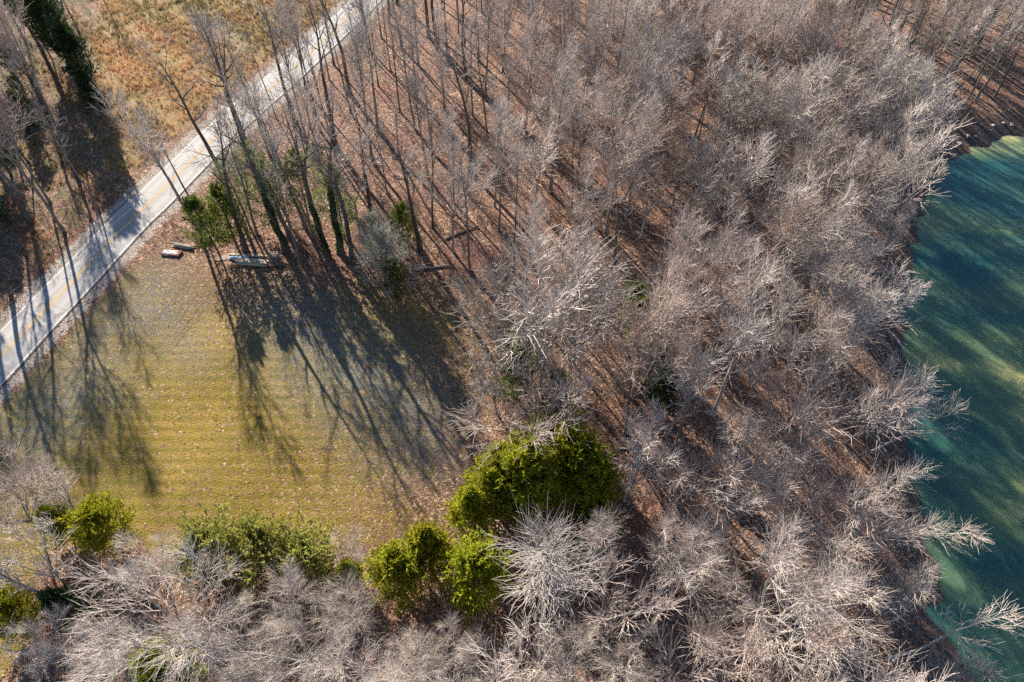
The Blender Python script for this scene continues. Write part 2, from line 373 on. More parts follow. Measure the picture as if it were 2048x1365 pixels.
def tubes(pts, rad, S):
    n, K, _ = pts.shape
    T = np.zeros_like(pts); T[:, 1:-1] = pts[:, 2:] - pts[:, :-2]; T[:, 0] = pts[:, 1] - pts[:, 0]; T[:, -1] = pts[:, -1] - pts[:, -2]; T = unit(T)
    ref = unit(T.mean(1)); ref = np.where(np.abs(ref[:, 2:3]) > .8, np.array([1., .2, 0]), np.array([0, 0, 1.]))[:, None, :]
    u = unit(np.cross(T, ref)); v = np.cross(T, u)
    a = np.arange(S) / S * 2 * np.pi
    V = pts[:, :, None, :] + rad[:, :, None, None] * (u[:, :, None, :] * np.cos(a)[:, None] + v[:, :, None, :] * np.sin(a)[:, None])
    b = np.arange(n)[:, None, None] * K * S; k = np.arange(K - 1)[None, :, None] * S; s = np.arange(S)[None, None, :]; s2 = (s + 1) % S
    F = np.stack([b + k + s, b + k + s2, b + k + S + s2, b + k + S + s], -1).reshape(-1, 4)
    return V.reshape(-1, 3), F
def join(parts):
    V, F, o = [], [], 0
    for v, f in parts: V.append(v); F.append(f + o); o += len(v)
    return np.concatenate(V), np.concatenate(F)
def bare_tree(seed, h=24.0, r=0.26, clear=0.45, n1=17, l1=0.27, a0=58, a1=26, forks=0, bend=0.03, trop=0.10, n2=7, n3=5, n4=2, thick=1.0, flare=True, twig=1.0):
    """a leafless hardwood: arrays for (trunk and limbs), (crown of branches and twigs)"""
    rng = np.random.default_rng(seed)
    P = np.zeros((1, 3)); D = np.array([[rng.normal(0, .03), rng.normal(0, .03), 1]])
    wood = []
    if forks:
        hb = h * clear
        tp, tr = grow(rng, P, D, np.array([hb]), np.array([r]), np.array([r * .82]), 7, bend, .05)
        az = np.arange(forks) * 6.283 / forks + rng.uniform(0, 6) + rng.normal(0, .3, forks)
        an = np.radians(rng.uniform(14, 36, forks)); d = np.stack([np.cos(az) * np.sin(an), np.sin(az) * np.sin(an), np.cos(an)], 1)
        Lf = (h - hb) * rng.uniform(.85, 1.08, forks)
        lp, lr = grow(rng, np.repeat(tp[:, -1] - [[0, 0, .25]], forks, 0), d, Lf, np.full(forks, r * .62), np.full(forks, .02), 9, bend * 1.7, trop * .7)
        main, mrad = lp, lr; n1 = max(6, int(n1 * 1.5 / forks)); t0 = .12
    else:
        tp, tr = grow(rng, P, D, np.array([h * .97]), np.array([r]), np.array([.02]), 12, bend, .05)
        tr[0] = r * (1 - np.linspace(0, 1, 12) ** 1.25) + .02
        main, mrad = tp, tr; t0 = clear
    if flare: tr = tr.copy(); tr[0, 0] *= 1.5
    wood.append(tubes(tp, tr, 7))
    if forks: wood.append(tubes(lp, lr, 6))
    p, d, pr, t = kids(rng, main, mrad, n1, t0, .97, a0, a1)
    base = (h - (0 if not forks else h * clear)) if forks else h
    prof = np.interp((t - t0) / (1 - t0), [0, .25, .6, 1], [.75, 1, .85, .35])
    L = l1 * h * prof * rng.uniform(.75, 1.25, len(t))
    q1, r1 = grow(rng, p, d, L, np.minimum(pr * .6, .13) * thick, np.full(len(t), .018), 7, .13, trop)
    wood.append(tubes(q1, r1, 4))
    src = [(q1, r1)]
    if forks: src.append((main, mrad))
    tw = []
    p, d, pr, t2 = kids(rng, q1, r1, n2, .20, 1.0, 40, 18); Lp = np.repeat(L, n2)
    L2 = Lp * .50 * (1.15 - .55 * t2) * rng.uniform(.7, 1.3, len(t2)) + .5
    q2, r2 = grow(rng, p, d, L2, np.clip(pr * .6, .022, .046) * (.5 + .5 * thick), np.full(len(t2), .013), 4, .14, trop * 1.0); tw.append(tubes(q2, r2, 3))
    p, d, pr, t3 = kids(rng, q2, r2, n3, .15, 1.0, 34, 16)
    L3 = np.repeat(L2, n3) * .62 * (1.15 - .45 * t3) * rng.uniform(.7, 1.3, len(t3)) + .45
    q3, r3 = grow(rng, p, d, L3, np.full(len(t3), .030 * twig), np.full(len(t3), .016 * twig), 3, .12, trop * .8); tw.append(tubes(q3, r3, 3))
    p, d, pr, t4 = kids(rng, q3, r3, n4, .2, .95, 34, 20)
    L4 = np.repeat(L3, n4) * .62 * rng.uniform(.6, 1.4, len(t4)) + .25
    q4, r4 = grow(rng, p, d, L4, np.full(len(t4), .022 * twig), np.full(len(t4), .009 * twig), 2, .06, trop * .6); tw.append(tubes(q4, r4, 3))
    return join(wood), join(tw), tp

LIB = {}
def add_bare(key, tm, cm, **kw):
    w, c, tp = bare_tree(**kw)
    LIB[key] = [('trunk', mesh_np(key + '_trunk', w[0], w[1], None, True, tm)), ('crown', mesh_np(key + '_crown', c[0], c[1], None, False, cm))]
    return tp
FOREST_KINDS = 13
for k in range(FOREST_KINDS):      # forest-grown hardwoods: clear stem, brush of ascending branches
    pale = (k * 5) % 3; fk = (0, 2, 3, 0, 2, 4, 0, 3, 2, 0, 3, 2, 0)[k]
    add_bare('forest_%d' % k, (B_TRUNK, B_TRUNKP, B_TRUNK)[pale], (B_TWIG, B_TWIGP, B_TWIGM)[pale], seed=110 + k, h=21 + (k * 7) % 5, r=.2 + .02 * (k % 5), clear=(.40, .48, .36, .55, .44, .32, .5)[k % 7],
             n1=12 + (k * 3) % 4, l1=(.155, .185, .17, .20, .165)[k % 5], a0=(44, 52, 38)[k % 3], a1=18, forks=fk, trop=(.10, .14, .08)[k % 3], bend=.03 + .012 * (k % 3), n2=5 + k % 2, n3=4, n4=1 + (k % 2))
for k in range(4):      # narrow brown stems
    add_bare('slim_%d' % k, (B_TRUNKD, B_TRUNK)[k % 2], (B_TWIGD, B_TWIG)[k % 2], seed=40 + k, h=22, r=.17, clear=.55, n1=9, l1=.13, a0=48, a1=24, n2=4, n3=3, n4=1, trop=.12)
for k in range(3):      # dark-stemmed sparse roadside trees
    add_bare('dark_%d' % k, B_TRUNKD, B_TWIGD, seed=50 + k, h=26, r=.40, clear=.55, n1=8, l1=.2, a0=60, a1=28, n2=4, n3=3, n4=1, bend=.05, trop=.07, thick=1.3, forks=(0, 0, 2)[k])
for k in range(3):      # broad pale crowns, low forks
    add_bare('broad_%d' % k, B_TRUNKP, B_TWIGP, seed=60 + k, h=20, r=.36, clear=.34, n1=20, l1=.25, a0=54, a1=26, forks=4, bend=.05, trop=.06, thick=1.1, n2=7, n3=5, n4=3, twig=.72)
for k in range(2):      # thin sparse snags with few limbs
    add_bare('snag_%d' % k, B_TRUNKP, B_TWIGP, seed=70 + k, h=14, r=.17, clear=.5, n1=7, l1=.22, a0=55, a1=30, n2=4, n3=3, n4=2, bend=.07, trop=.05, thick=1.2)
for k in range(4):      # mop-headed bank trees: short stem, rounded fan of long twigs
    add_bare('mop_%d' % k, (B_TRUNKP, B_TRUNK)[k % 2], (B_TWIGP, B_TWIGM, B_TWIG, B_TWIGP)[k], seed=210 + k, h=15, r=.2, clear=.34, n1=12, l1=.26, a0=40, a1=20, forks=4 + k % 2, bend=.05, trop=.05, n2=5, n3=4, n4=1 + k % 2, twig=1.2)
add_bare('upright', B_TRUNK, B_TWIG, seed=78, h=25, r=.30, clear=.40, n1=20, l1=.155, a0=42, a1=20, trop=.07, thick=.8, n2=6, n3=4, n4=2, bend=.04, twig=.9)
for k in range(3):      # understory saplings
    add_bare('sapling_%d' % k, B_TRUNK, B_TWIG, seed=80 + k, h=9, r=.09, clear=.25, n1=12, l1=.25, a0=55, a1=30, n2=5, n3=3, n4=2, bend=.06, trop=.08)

def leaf_tris(rng, C, A, ln, wd):
    """one narrow triangle at each C pointing along A"""
    n = len(C); s = unit(np.cross(A, np.array([-.25, .45, .85]) + rng.normal(0, .42, (n, 3))))
    V = np.stack([C + s * wd[:, None], C - s * wd[:, None], C + A * ln[:, None]], 1)
    return V.reshape(-1, 3), np.arange(n * 3).reshape(-1, 3)
def evergreen(seed, h, rad, prof, tufts=9, nb=120, per=5, ln=.42, wd=.085, base=.08, droop=.12, openness=1.0):
    rng = np.random.default_rng(seed)
    tp, tr = grow(rng, np.zeros((1, 3)), np.array([[0, 0, 1.]]), np.array([h * .96]), np.array([.18]), np.array([.02]), 8, .02, .05)
    z = rng.uniform(base, .97, nb) ** .85; az = rng.uniform(0, 6.283, nb)
    lump = 1 + .28 * np.sin(az * 3 + z * 9 + seed) * np.cos(z * 14 + seed * 2) + rng.normal(0, .13, nb)
    L = rad * np.interp(z, [p[0] for p in prof], [p[1] for p in prof]) * np.clip(lump, .4, 1.5)
    f = z * 7; i = np.minimum(f.astype(int), 6); w = (f - i)[:, None]; P = tp[0, i] * (1 - w) + tp[0, i + 1] * w
    el = np.interp(z, [0, .5, 1], [.05, .45, 1.0]); D = np.stack([np.cos(az) * np.cos(el), np.sin(az) * np.cos(el), np.sin(el)], 1)
    q, r = grow(rng, P, D, L, np.full(nb, .035), np.full(nb, .01), 5, .08, droop)
    wood = join([tubes(tp, tr, 6), tubes(q, r, 3)])
    p2, d2, _, t2 = kids(rng, q, r, tufts, .3, 1.0, 50, 25)
    L2 = np.repeat(L, tufts) * .30 * (1.2 - .6 * t2) * rng.uniform(.6, 1.3, len(t2)) + .18
    q2, r2 = grow(rng, p2, d2, L2, np.full(len(t2), .01), np.full(len(t2), .004), 3, .12, .12)
    C = []; A = []; tint = []
    for s in range(per):
        t = rng.uniform(0, 1, len(q2)); f = t * 2; i = np.minimum(f.astype(int), 1); w = (f - i)[:, None]; ar = np.arange(len(q2))
        c = q2[ar, i] * (1 - w) + q2[ar, i + 1] * w; a = unit(unit(q2[:, -1] - q2[:, 0]) + rng.normal(0, .55, (len(q2), 3)) + [0, 0, .25])
        C.append(c); A.append(a); tint.append(np.repeat(rng.uniform(0, 1, nb), tufts) * .55 + rng.uniform(0, .45, len(q2)))
    C = np.concatenate(C); A = np.concatenate(A); n = len(C); tint = np.concatenate(tint)
    V, F = leaf_tris(rng, C, A, ln * rng.uniform(.6, 1.3, n), wd * rng.uniform(.7, 1.3, n))
    return wood, (V, F, np.repeat(tint, 3))
OVAL = [(0, .55), (.2, .95), (.45, 1), (.75, .7), (1, .2)]
CONE = [(0, .8), (.15, 1), (.5, .75), (.8, .4), (1, .08)]
TALL = [(0, .1), (.35, .5), (.6, 1), (.85, .75), (1, .25)]
def add_green(key, fm, seed, h, rad, prof, bk=B_TRUNKD, **kw):
    w, l = evergreen(seed, h, rad, prof, **kw)
    LIB[key] = [('trunk', mesh_np(key + '_trunk', w[0], w[1], None, True, bk)), ('crown', mesh_np(key + '_crown', l[0], l[1], {'tint': l[2]}, False, fm))]
add_green('cedar_0', F_CEDAR, 3, 10, 3.5, OVAL, nb=170, tufts=12, per=6)
add_green('cedar_1', F_CEDAR, 4, 10, 3.3, CONE, nb=170, tufts=12, per=6)
add_green('cedar_2', F_CEDAR, 5, 9, 3.7, OVAL, nb=170, tufts=12, per=6)
add_green('roadcedar_0', F_MID, 6, 12, 3.3, OVAL, nb=120, tufts=9, per=5, wd=.075)
add_green('roadcedar_1', F_MID, 7, 10.5, 3.0, OVAL, nb=95, tufts=9, per=5, wd=.075)
add_green('loose_0', F_LOOSE, 16, 14, 3.4, OVAL, B_TRUNK, nb=80, tufts=9, per=5, wd=.07)
add_green('loose_1', F_LOOSE, 17, 12.5, 3.6, OVAL, B_TRUNK, nb=64, tufts=8, per=5, wd=.07)
F_GREY = foliage('silvery_twig_spray', (0.22, 0.22, 0.17), (0.34, 0.335, 0.28), (0.50, 0.48, 0.42), 0.25)
add_green('silver_0', F_GREY, 31, 9, 3.7, OVAL, B_TRUNK, nb=120, tufts=10, per=5, ln=.55, wd=.028)
add_green('darkpine_0', F_DARK, 8, 22, 4.2, TALL, nb=200, tufts=11, per=6, ln=.5, wd=.10, base=.3)
add_green('darkcedar_0', F_DARK, 9, 8, 2.1, CONE, nb=100, tufts=9, per=5)
add_green('palebush_0', F_PALE, 11, 4.5, 3.0, OVAL, nb=110, tufts=10, per=5, ln=.34, wd=.09)
# ivy-clad dark roadside trees: the same tree with a sleeve of leaves on the stem
def ivy_sleeve(key, src, seed, top):
    rng = np.random.default_rng(seed); me = LIB[src][0][1]
    n = 2200; z = rng.uniform(0, 1, n) * top; az = rng.uniform(0, 6.283, n)
    rr = (.22 + .34 * np.clip(np.sin(z * 1.1 + az) * .5 + .5, 0, 1) * rng.uniform(.3, 1, n)) * np.interp(z / top, [0, .1, .7, 1], [1.4, 1.1, .9, .35])
    wob = np.stack([np.interp(z, CURVE[src][:, 2], CURVE[src][:, 0]), np.interp(z, CURVE[src][:, 2], CURVE[src][:, 1]), z], 1)
    C = wob + np.stack([np.cos(az) * rr, np.sin(az) * rr, np.zeros(n)], 1)
    A = unit(np.stack([np.cos(az), np.sin(az), rng.normal(-.2, .6, n)], 1) + rng.normal(0, .5, (n, 3)))
    V, F = leaf_tris(rng, C, A, rng.uniform(.18, .36, n), rng.uniform(.07, .12, n))
    LIB[key] = LIB[src] + [('ivy', mesh_np(key + '_ivy', V, F, {'tint': np.repeat(rng.uniform(0, 1, n), 3)}, False, F_IVY))]
CURVE = {}
for k in range(3):
    me = LIB['dark_%d' % k][0][1]; co = np.zeros(len(me.vertices) * 3, np.float32); me.vertices.foreach_get('co', co); co = co.reshape(-1, 3)
    nr = 7 if k == 2 else 12
    CURVE['dark_%d' % k] = co[:nr * 7].reshape(nr, 7, 3).mean(1)
    ivy_sleeve('ivy_%d' % k, 'dark_%d' % k, 90 + k, 13.0 if k != 2 else 12.0)

F_DEAD = foliage('clinging_dead_leaves', (0.16, 0.09, 0.055), (0.29, 0.175, 0.12), (0.40, 0.28, 0.21), 0.35)
def clinging(key, src, seed, n):
    rng = np.random.default_rng(seed); me = LIB[src][1][1]; co = np.zeros(len(me.vertices) * 3, np.float32); me.vertices.foreach_get('co', co); co = co.reshape(-1, 3)
    C = co[rng.integers(len(co) // 3, len(co), n)].astype(float) + rng.normal(0, .06, (n, 3)); A = unit(rng.normal(0, 1, (n, 3)) + [0, 0, -.4])
    V, F = leaf_tris(rng, C, A, rng.uniform(.10, .2, n), rng.uniform(.04, .07, n))
    LIB[key] = LIB[src] + [('dead_leaves', mesh_np(key + '_leaves', V, F, {'tint': np.repeat(rng.uniform(0, 1, n), 3)}, False, F_DEAD))]
clinging('leafy_0', 'forest_3', 301, 5200); clinging('leafy_1', 'forest_7', 302, 4200)
TREES = []      # (x, y) of everything planted, for spacing
def plant(key, name, label, cat, x, y, s=1.0, rz=None, tilt=(0, 0), group=None, sz=None, sink=.15):
    rz = random.uniform(0, 6.283) if rz is None else rz
    # lean in world space, then spin about its own stem
    q = Matrix.Rotation(tilt[0], 4, 'X') @ Matrix.Rotation(tilt[1], 4, 'Y') @ Matrix.Rotation(rz, 4, 'Z')
    e = empty(name, label, cat, (x, y, h1(x, y) - sink), q.to_euler(), group, (s, s, sz or s))
    for nm, me in LIB[key]: link(nm, me, e)
    TREES.append((x, y)); return e
random.seed(7)

# ------------------------------------------------------------------ trees one can point at
GB, GE = 'leafless hardwoods round the lawn and lake', 'evergreens along the lawn edges'
def spot(px, py, z=0.0):
    if z == 0: return ground(px, py)[:2]
    x, y = at_z(px, py, z + h1(*at_z(px, py, z))); return x, y
HAND = [
 # key, px, py, height the pixel refers to, scale, tilt(x,y), label
 ('forest_1', 130, 287, 0, 1.10, (0, 0), 'pale grey trunk standing clear at the meadow\'s left end, left of the road'),
 ('dark_0', 120, 178, 0, 1.0, (0, 0), 'dark straight tree just right of the dark pine at the upper left'),
 ('dark_1', 88, 215, 0, 1.0, (0, .03), 'dark tree between the dark pine and the pale trunk left of the road'),
 ('forest_1', 128, 462, 0, 1.12, (0, -.05), 'grey tree leaning left over the frosty verge left of the road'),
 ('forest_3', 42, 395, 0, 1.1, (0, 0), 'grey spreading tree at the left edge of the photo above the verge'),
 ('forest_6', 22, 250, 0, 1.0, (0, 0), 'grey tree at the left edge, beside the pale trunk'),
 ('slim_0', 60, 330, 0, .9, (0, 0), 'slim brown tree left of the pale trunk in the roadside scrub'),
 ('dark_0', 15, 545, 0, .95, (0, 0), 'bare tree on the frosty bank at the left edge where the road leaves'),
 ('dark_0', 62, 445, 0, 1.0, (0, 0), 'dark tree between grey spreading tree and frosty verge, left of the road'),
 ('slim_1', 100, 405, 0, 1.1, (0, 0), 'slim tree in the scrub below the pale trunk, left of the road'),
 ('dark_2', -35, 470, 0, .95, (0, 0), 'dark forked tree cut by the left edge above the road'),
 ('slim_2', -60, 600, 0, 1.0, (0, 0), 'slim tree at the far left shading the road'),
 ('dark_1', 245, 318, 0, .35, (0, 0), 'small dark tree in the meadow by the road'),
 # the roadside stand between road and wood
 ('dark_1', 455, 377, 0, .95, (0, -.06), 'dark tree leaning over the road, its branches across the centre line'),
 ('dark_2', 507, 332, 0, 1.0, (0, 0), 'forked dark tree at the road\'s right edge, halfway along'),
 ('slim_1', 540, 312, 0, 1.1, (0, 0), 'slim brown tree close beside the forked dark roadside tree'),
 ('dark_0', 596, 258, 0, .95, (0, 0), 'dark roadside tree above the small green cedar'),
 ('slim_3', 640, 262, 0, 1.15, (0, 0), 'slim brown tree right of the roadside row, near the small cedar'),
 ('dark_1', 671, 292, 0, 1.0, (0, 0), 'dark crooked tree behind the small green roadside cedar'),
 ('slim_0', 612, 180, 0, 1.1, (0, 0), 'slim dark tree by the upper road, lowest of the upper verge'),
 ('dark_0', 700, 190, 0, 1.0, (0, 0), 'tall dark tree standing against the upper road end'),
 ('slim_2', 668, 130, 0, 1.1, (0, 0), 'slim brown tree at the verge of the upper road'),
 ('slim_1', 735, 95, 0, 1.15, (0, 0), 'slim tree where the road leaves the photo at top'),
 ('dark_0', 492, 503, 0, .95, (0, 0), 'dark bare tree behind the left end of the long lumber stack'),
 ('ivy_1', 573, 503, 0, 1.08, (0, 0), 'tall ivy-clad tree right of the pallet'),
 ('ivy_2', 655, 512, 0, 1.0, (0, 0), 'forked ivy-clad tree at the top edge of the lawn'),
 ('ivy_0', 682, 505, 0, 1.05, (0, 0), 'rightmost ivy-clad tree of the row above the lawn'),
 ('slim_1', 600, 522, 0, 1.0, (0, 0), 'slim bare tree just right of the tall ivy-clad tree'),
 ('slim_3', 540, 440, 0, 1.1, (0, 0), 'slim bare tree behind the ivy-clad row'),
 ('dark_1', 745, 452, 0, .85, (0, 0), 'dark tree behind the grey bushy tree on the lawn corner'),
 ('forest_2', 720, 470, 0, .75, (0, 0), 'grey bare tree between ivy row and bushy corner tree'),
 ('slim_0', 866, 457, 0, 1.05, (0, 0), 'slim tree just above the fallen log at the lawn corner'),
 ('forest_5', 907, 505, 0, 1.0, (0, 0), 'grey tree rooted at the right end of the fallen log'),
 ('silver_0', 785, 582, 0, 1.2, (0, 0), 'low bushy grey tree tangled with a cedar at the lawn corner'),
 ('silver_0', 765, 528, 0, 1.0, (0, 0), 'smaller bushy grey tree behind the cedar at the lawn corner'),
 ('slim_2', 1028, 545, 0, 1.0, (0, 0), 'slim dark tree standing clear above the broad lawn-edge crown'),
 # the lawn's right edge
 ('mop_0', 1085, 660, 12, 1.5, (0, 0), 'broad pale crown over the right edge of the lawn'),
 ('mop_1', 1045, 840, 8, 1.0, (0, 0), 'low broad crown on the lawn edge just above the bright cedars'),
 ('mop_2', 1020, 640, 11, 1.25, (0, 0), 'grey rounded crown left beside the broad pale lawn-edge crown'),
 ('mop_3', 1150, 650, 11, 1.3, (0, 0), 'pale rounded crown right beside the broad lawn-edge crown'),
 ('mop_2', 990, 760, 7, .8, (0, 0), 'low grey crown on the lawn edge below the broad pale crown'),
 ('snag_0', 1136, 866, 0, 1.0, (0, .03), 'pale crooked tree with bare arms, right above the bright cedars'),
 ('forest_1', 1266, 800, 0, .95, (0, .03), 'left stem of the tall pale pair in the middle of the wood'),
 ('forest_4', 1277, 790, 0, 1.0, (0, .13), 'right-leaning stem of the tall pale pair in the middle of the wood'),
 ('forest_7', 1330, 720, 0, 1.0, (0, .05), 'tall pale tree right behind the pale pair'),
 ('forest_2', 1334, 868, 0, .85, (0, .08), 'grey tree below the dark little cedar, leaning right'),
 ('forest_8', 1425, 830, 0, .98, (0, .06), 'grey forked tree in the wood between tall pale pair and lake'),
 ('forest_5', 1505, 775, 0, .92, (0, .08), 'grey tree left of the shore thicket, leaning to the lake'),
 # foreground
 ('upright', 1086, 1250, 0, 1.15, (0, -.02), 'tall upright tree in front of the bright cedars, clear trunk'),
 ('forest_4', 1172, 1292, 0, .92, (0, .07), 'pale tree with crooked trunk, lower right of the upright one'),
 ('broad_0', 1345, 1120, 9, .62, (0, .1), 'pale tree with long right-hand limb, lower middle of the wood'),
 ('broad_2', 400, 1262, 8, .88, (0, 0), 'great white spreading tree at the bottom left of the lawn'),
 ('broad_1', 610, 1300, 8, .72, (0, 0), 'white crooked tree right of the great spreading tree'),
 ('forest_0', 160, 1222, 0, .95, (0, -.10), 'grey tree leaning left, its trunk over the dark bush'),
 ('forest_3', -40, 1205, 0, .62, (0, 0), 'bare tree at the left edge beside the lawn'),
 ('mop_1', 15, 1010, 7, .8, (0, 0), 'pinkish crown at the left edge on the lower lawn'),
 ('mop_0', 75, 1130, 7, .75, (0, 0), 'pale crown between the bright evergreens and the left edge'),
 ('mop_3', 110, 985, 5, .5, (0, 0), 'small sparse crown above the bright evergreens at the lawn\'s bottom left'),
 ('snag_1', 105, 1320, 0, .75, (.1, -.2), 'sparse pale tree in the bottom left corner'),
 ('broad_0', 1560, 1215, 10, .92, (0, .04), 'large white spreading tree near the lake at the bottom right'),
 ('forest_7', 1380, 1380, 0, .72, (0, .03), 'pale bushy tree at the bottom edge, left of the large white one'),
 ('broad_1', 1010, 1345, 7, .44, (0, 0), 'low white crown at the bottom edge below the bright cedars'),
 ('broad_2', 880, 1310, 7, .42, (0, 0), 'round grey crown at the bottom, left below the single bright cedar'),
 ('broad_0', 735, 1370, 9, .62, (0, 0), 'white crown at the bottom edge between the crooked and round ones'),
 ('mop_0', 1465, 1010, 8, 1.0, (0, .05), 'round pale crown in the lower wood, left of the leaning shore trees'),
 ('mop_1', 1570, 1045, 8, .95, (0, .08), 'pinkish crown in the lower wood right of the round pale one'),
 ('mop_1', 1600, 870, 9, 1.15, (0, .06), 'pinkish grey crown halfway between wood centre and lake'),
 ('broad_1', 100, 1300, 5, .42, (0, 0), 'low tan crown in the bottom left corner below the olive bush'),
 ('broad_0', 245, 1320, 5, .45, (0, 0), 'low tan crown at the bottom left, left under the great white tree'),
 ('broad_2', 500, 1335, 5, .42, (0, 0), 'low tan crown at the bottom edge, right under the great white tree'),
 ('broad_0', 690, 1245, 6, .50, (0, 0), 'tan crown right of the white crooked tree'),
 ('broad_1', 560, 1190, 5, .42, (0, 0), 'low tan crown behind the white crooked tree at the lawn edge'),
 ('broad_2', 300, 1140, 5, .42, (0, 0), 'low pinkish crown behind the great white tree at the lawn edge'),
 ('broad_0', 820, 1345, 6, .45, (0, 0), 'white crown at the bottom edge below the round grey one'),
 ('broad_2', 1130, 1345, 6, .45, (0, 0), 'low white crown at the bottom edge under the crooked pale tree'),
 ('broad_1', 1265, 1325, 6, .45, (0, 0), 'low white crown at the bottom edge right of the crooked pale tree'),
 ('broad_2', 690, 1085, 5, .28, (0, 0), 'small grey crown standing on the lower lawn edge'),
 ('broad_0', 820, 1075, 6, .26, (0, 0), 'small silvery crown among the lower lawn-edge cedars'),
 # the stand behind the ivy row, whose shade lies on the lawn
 ('forest_0', 515, 470, 0, 1.0, (0, 0), 'grey tree behind the dark one at the left lumber end'),
 ('forest_3', 610, 455, 0, 1.05, (0, 0), 'grey tree behind the tall ivy-clad tree'),
 ('forest_6', 665, 430, 0, 1.05, (0, 0), 'grey tree behind the forked ivy-clad tree'),
 ('dark_0', 705, 520, 0, .95, (0, 0), 'dark bare tree at the right end of the ivy-clad row'),
 ('dark_1', 840, 500, 0, .9, (0, 0), 'dark tree above the fallen log at the lawn corner'),
 ('slim_3', 940, 540, 0, 1.0, (0, 0), 'slim tree right of the fallen log at the lawn corner'),
 # bank trees reaching over the water
 ('snag_0', 1738, 905, 0, .80, (-.12, .62), 'sparse white snag reaching over the lake, upper of the two'),
 ('snag_1', 1705, 1018, 0, .72, (.0, .42), 'white crooked snag leaning over the shore, below the upper snag'),
 ('snag_0', 1775, 1318, 0, .88, (-.05, .72), 'long pale snag lying far over the lake at the bottom right'),
 ('sapling_0', 1800, 1350, 0, .9, (.1, .6), 'thin grey sapling bending over the water at the bottom right corner'),
 ('mop_2', 1672, 700, 8, 1.05, (0, .14), 'grey crown over the shore where the water is darkest'),
 ('mop_3', 1742, 815, 8, .85, (0, .18), 'fan-shaped crown standing out over the lake, right of the pink ones'),
 ('mop_0', 1718, 625, 8, .95, (0, .16), 'pale fan of branches over the mid shore'),
 ('mop_3', 1620, 560, 9, 1.1, (0, .08), 'rounded fan crown left of the driftwood on the shore'),
 ('mop_0', 1735, 420, 9, 1.2, (0, .06), 'rounded brush crown nearest the cove\'s muddy beach'),
 ('mop_3', 1600, 285, 10, 1.35, (0, .05), 'dense brush crown above the cove beach, second from the water'),
 ('mop_2', 1770, 245, 10, 1.4, (0, .05), 'grey brush crown right above the cove beach'),
 ('mop_1', 1600, 420, 10, 1.25, (0, .05), 'pinkish brush crown left of the one nearest the beach'),
 ('sapling_1', 1790, 372, 0, 1.0, (0, .45), 'small tree leaning across the muddy cove beach'),
 ('slim_3', 1890, 205, 0, .9, (0, .35), 'white stem arching over the head of the cove'),
]
for key, px, py, z, s, tl, lab in HAND:
    x, y = spot(px, py, z)
    plant(key, 'bare_tree', lab, 'tree', x, y, s, None, tl, GB)

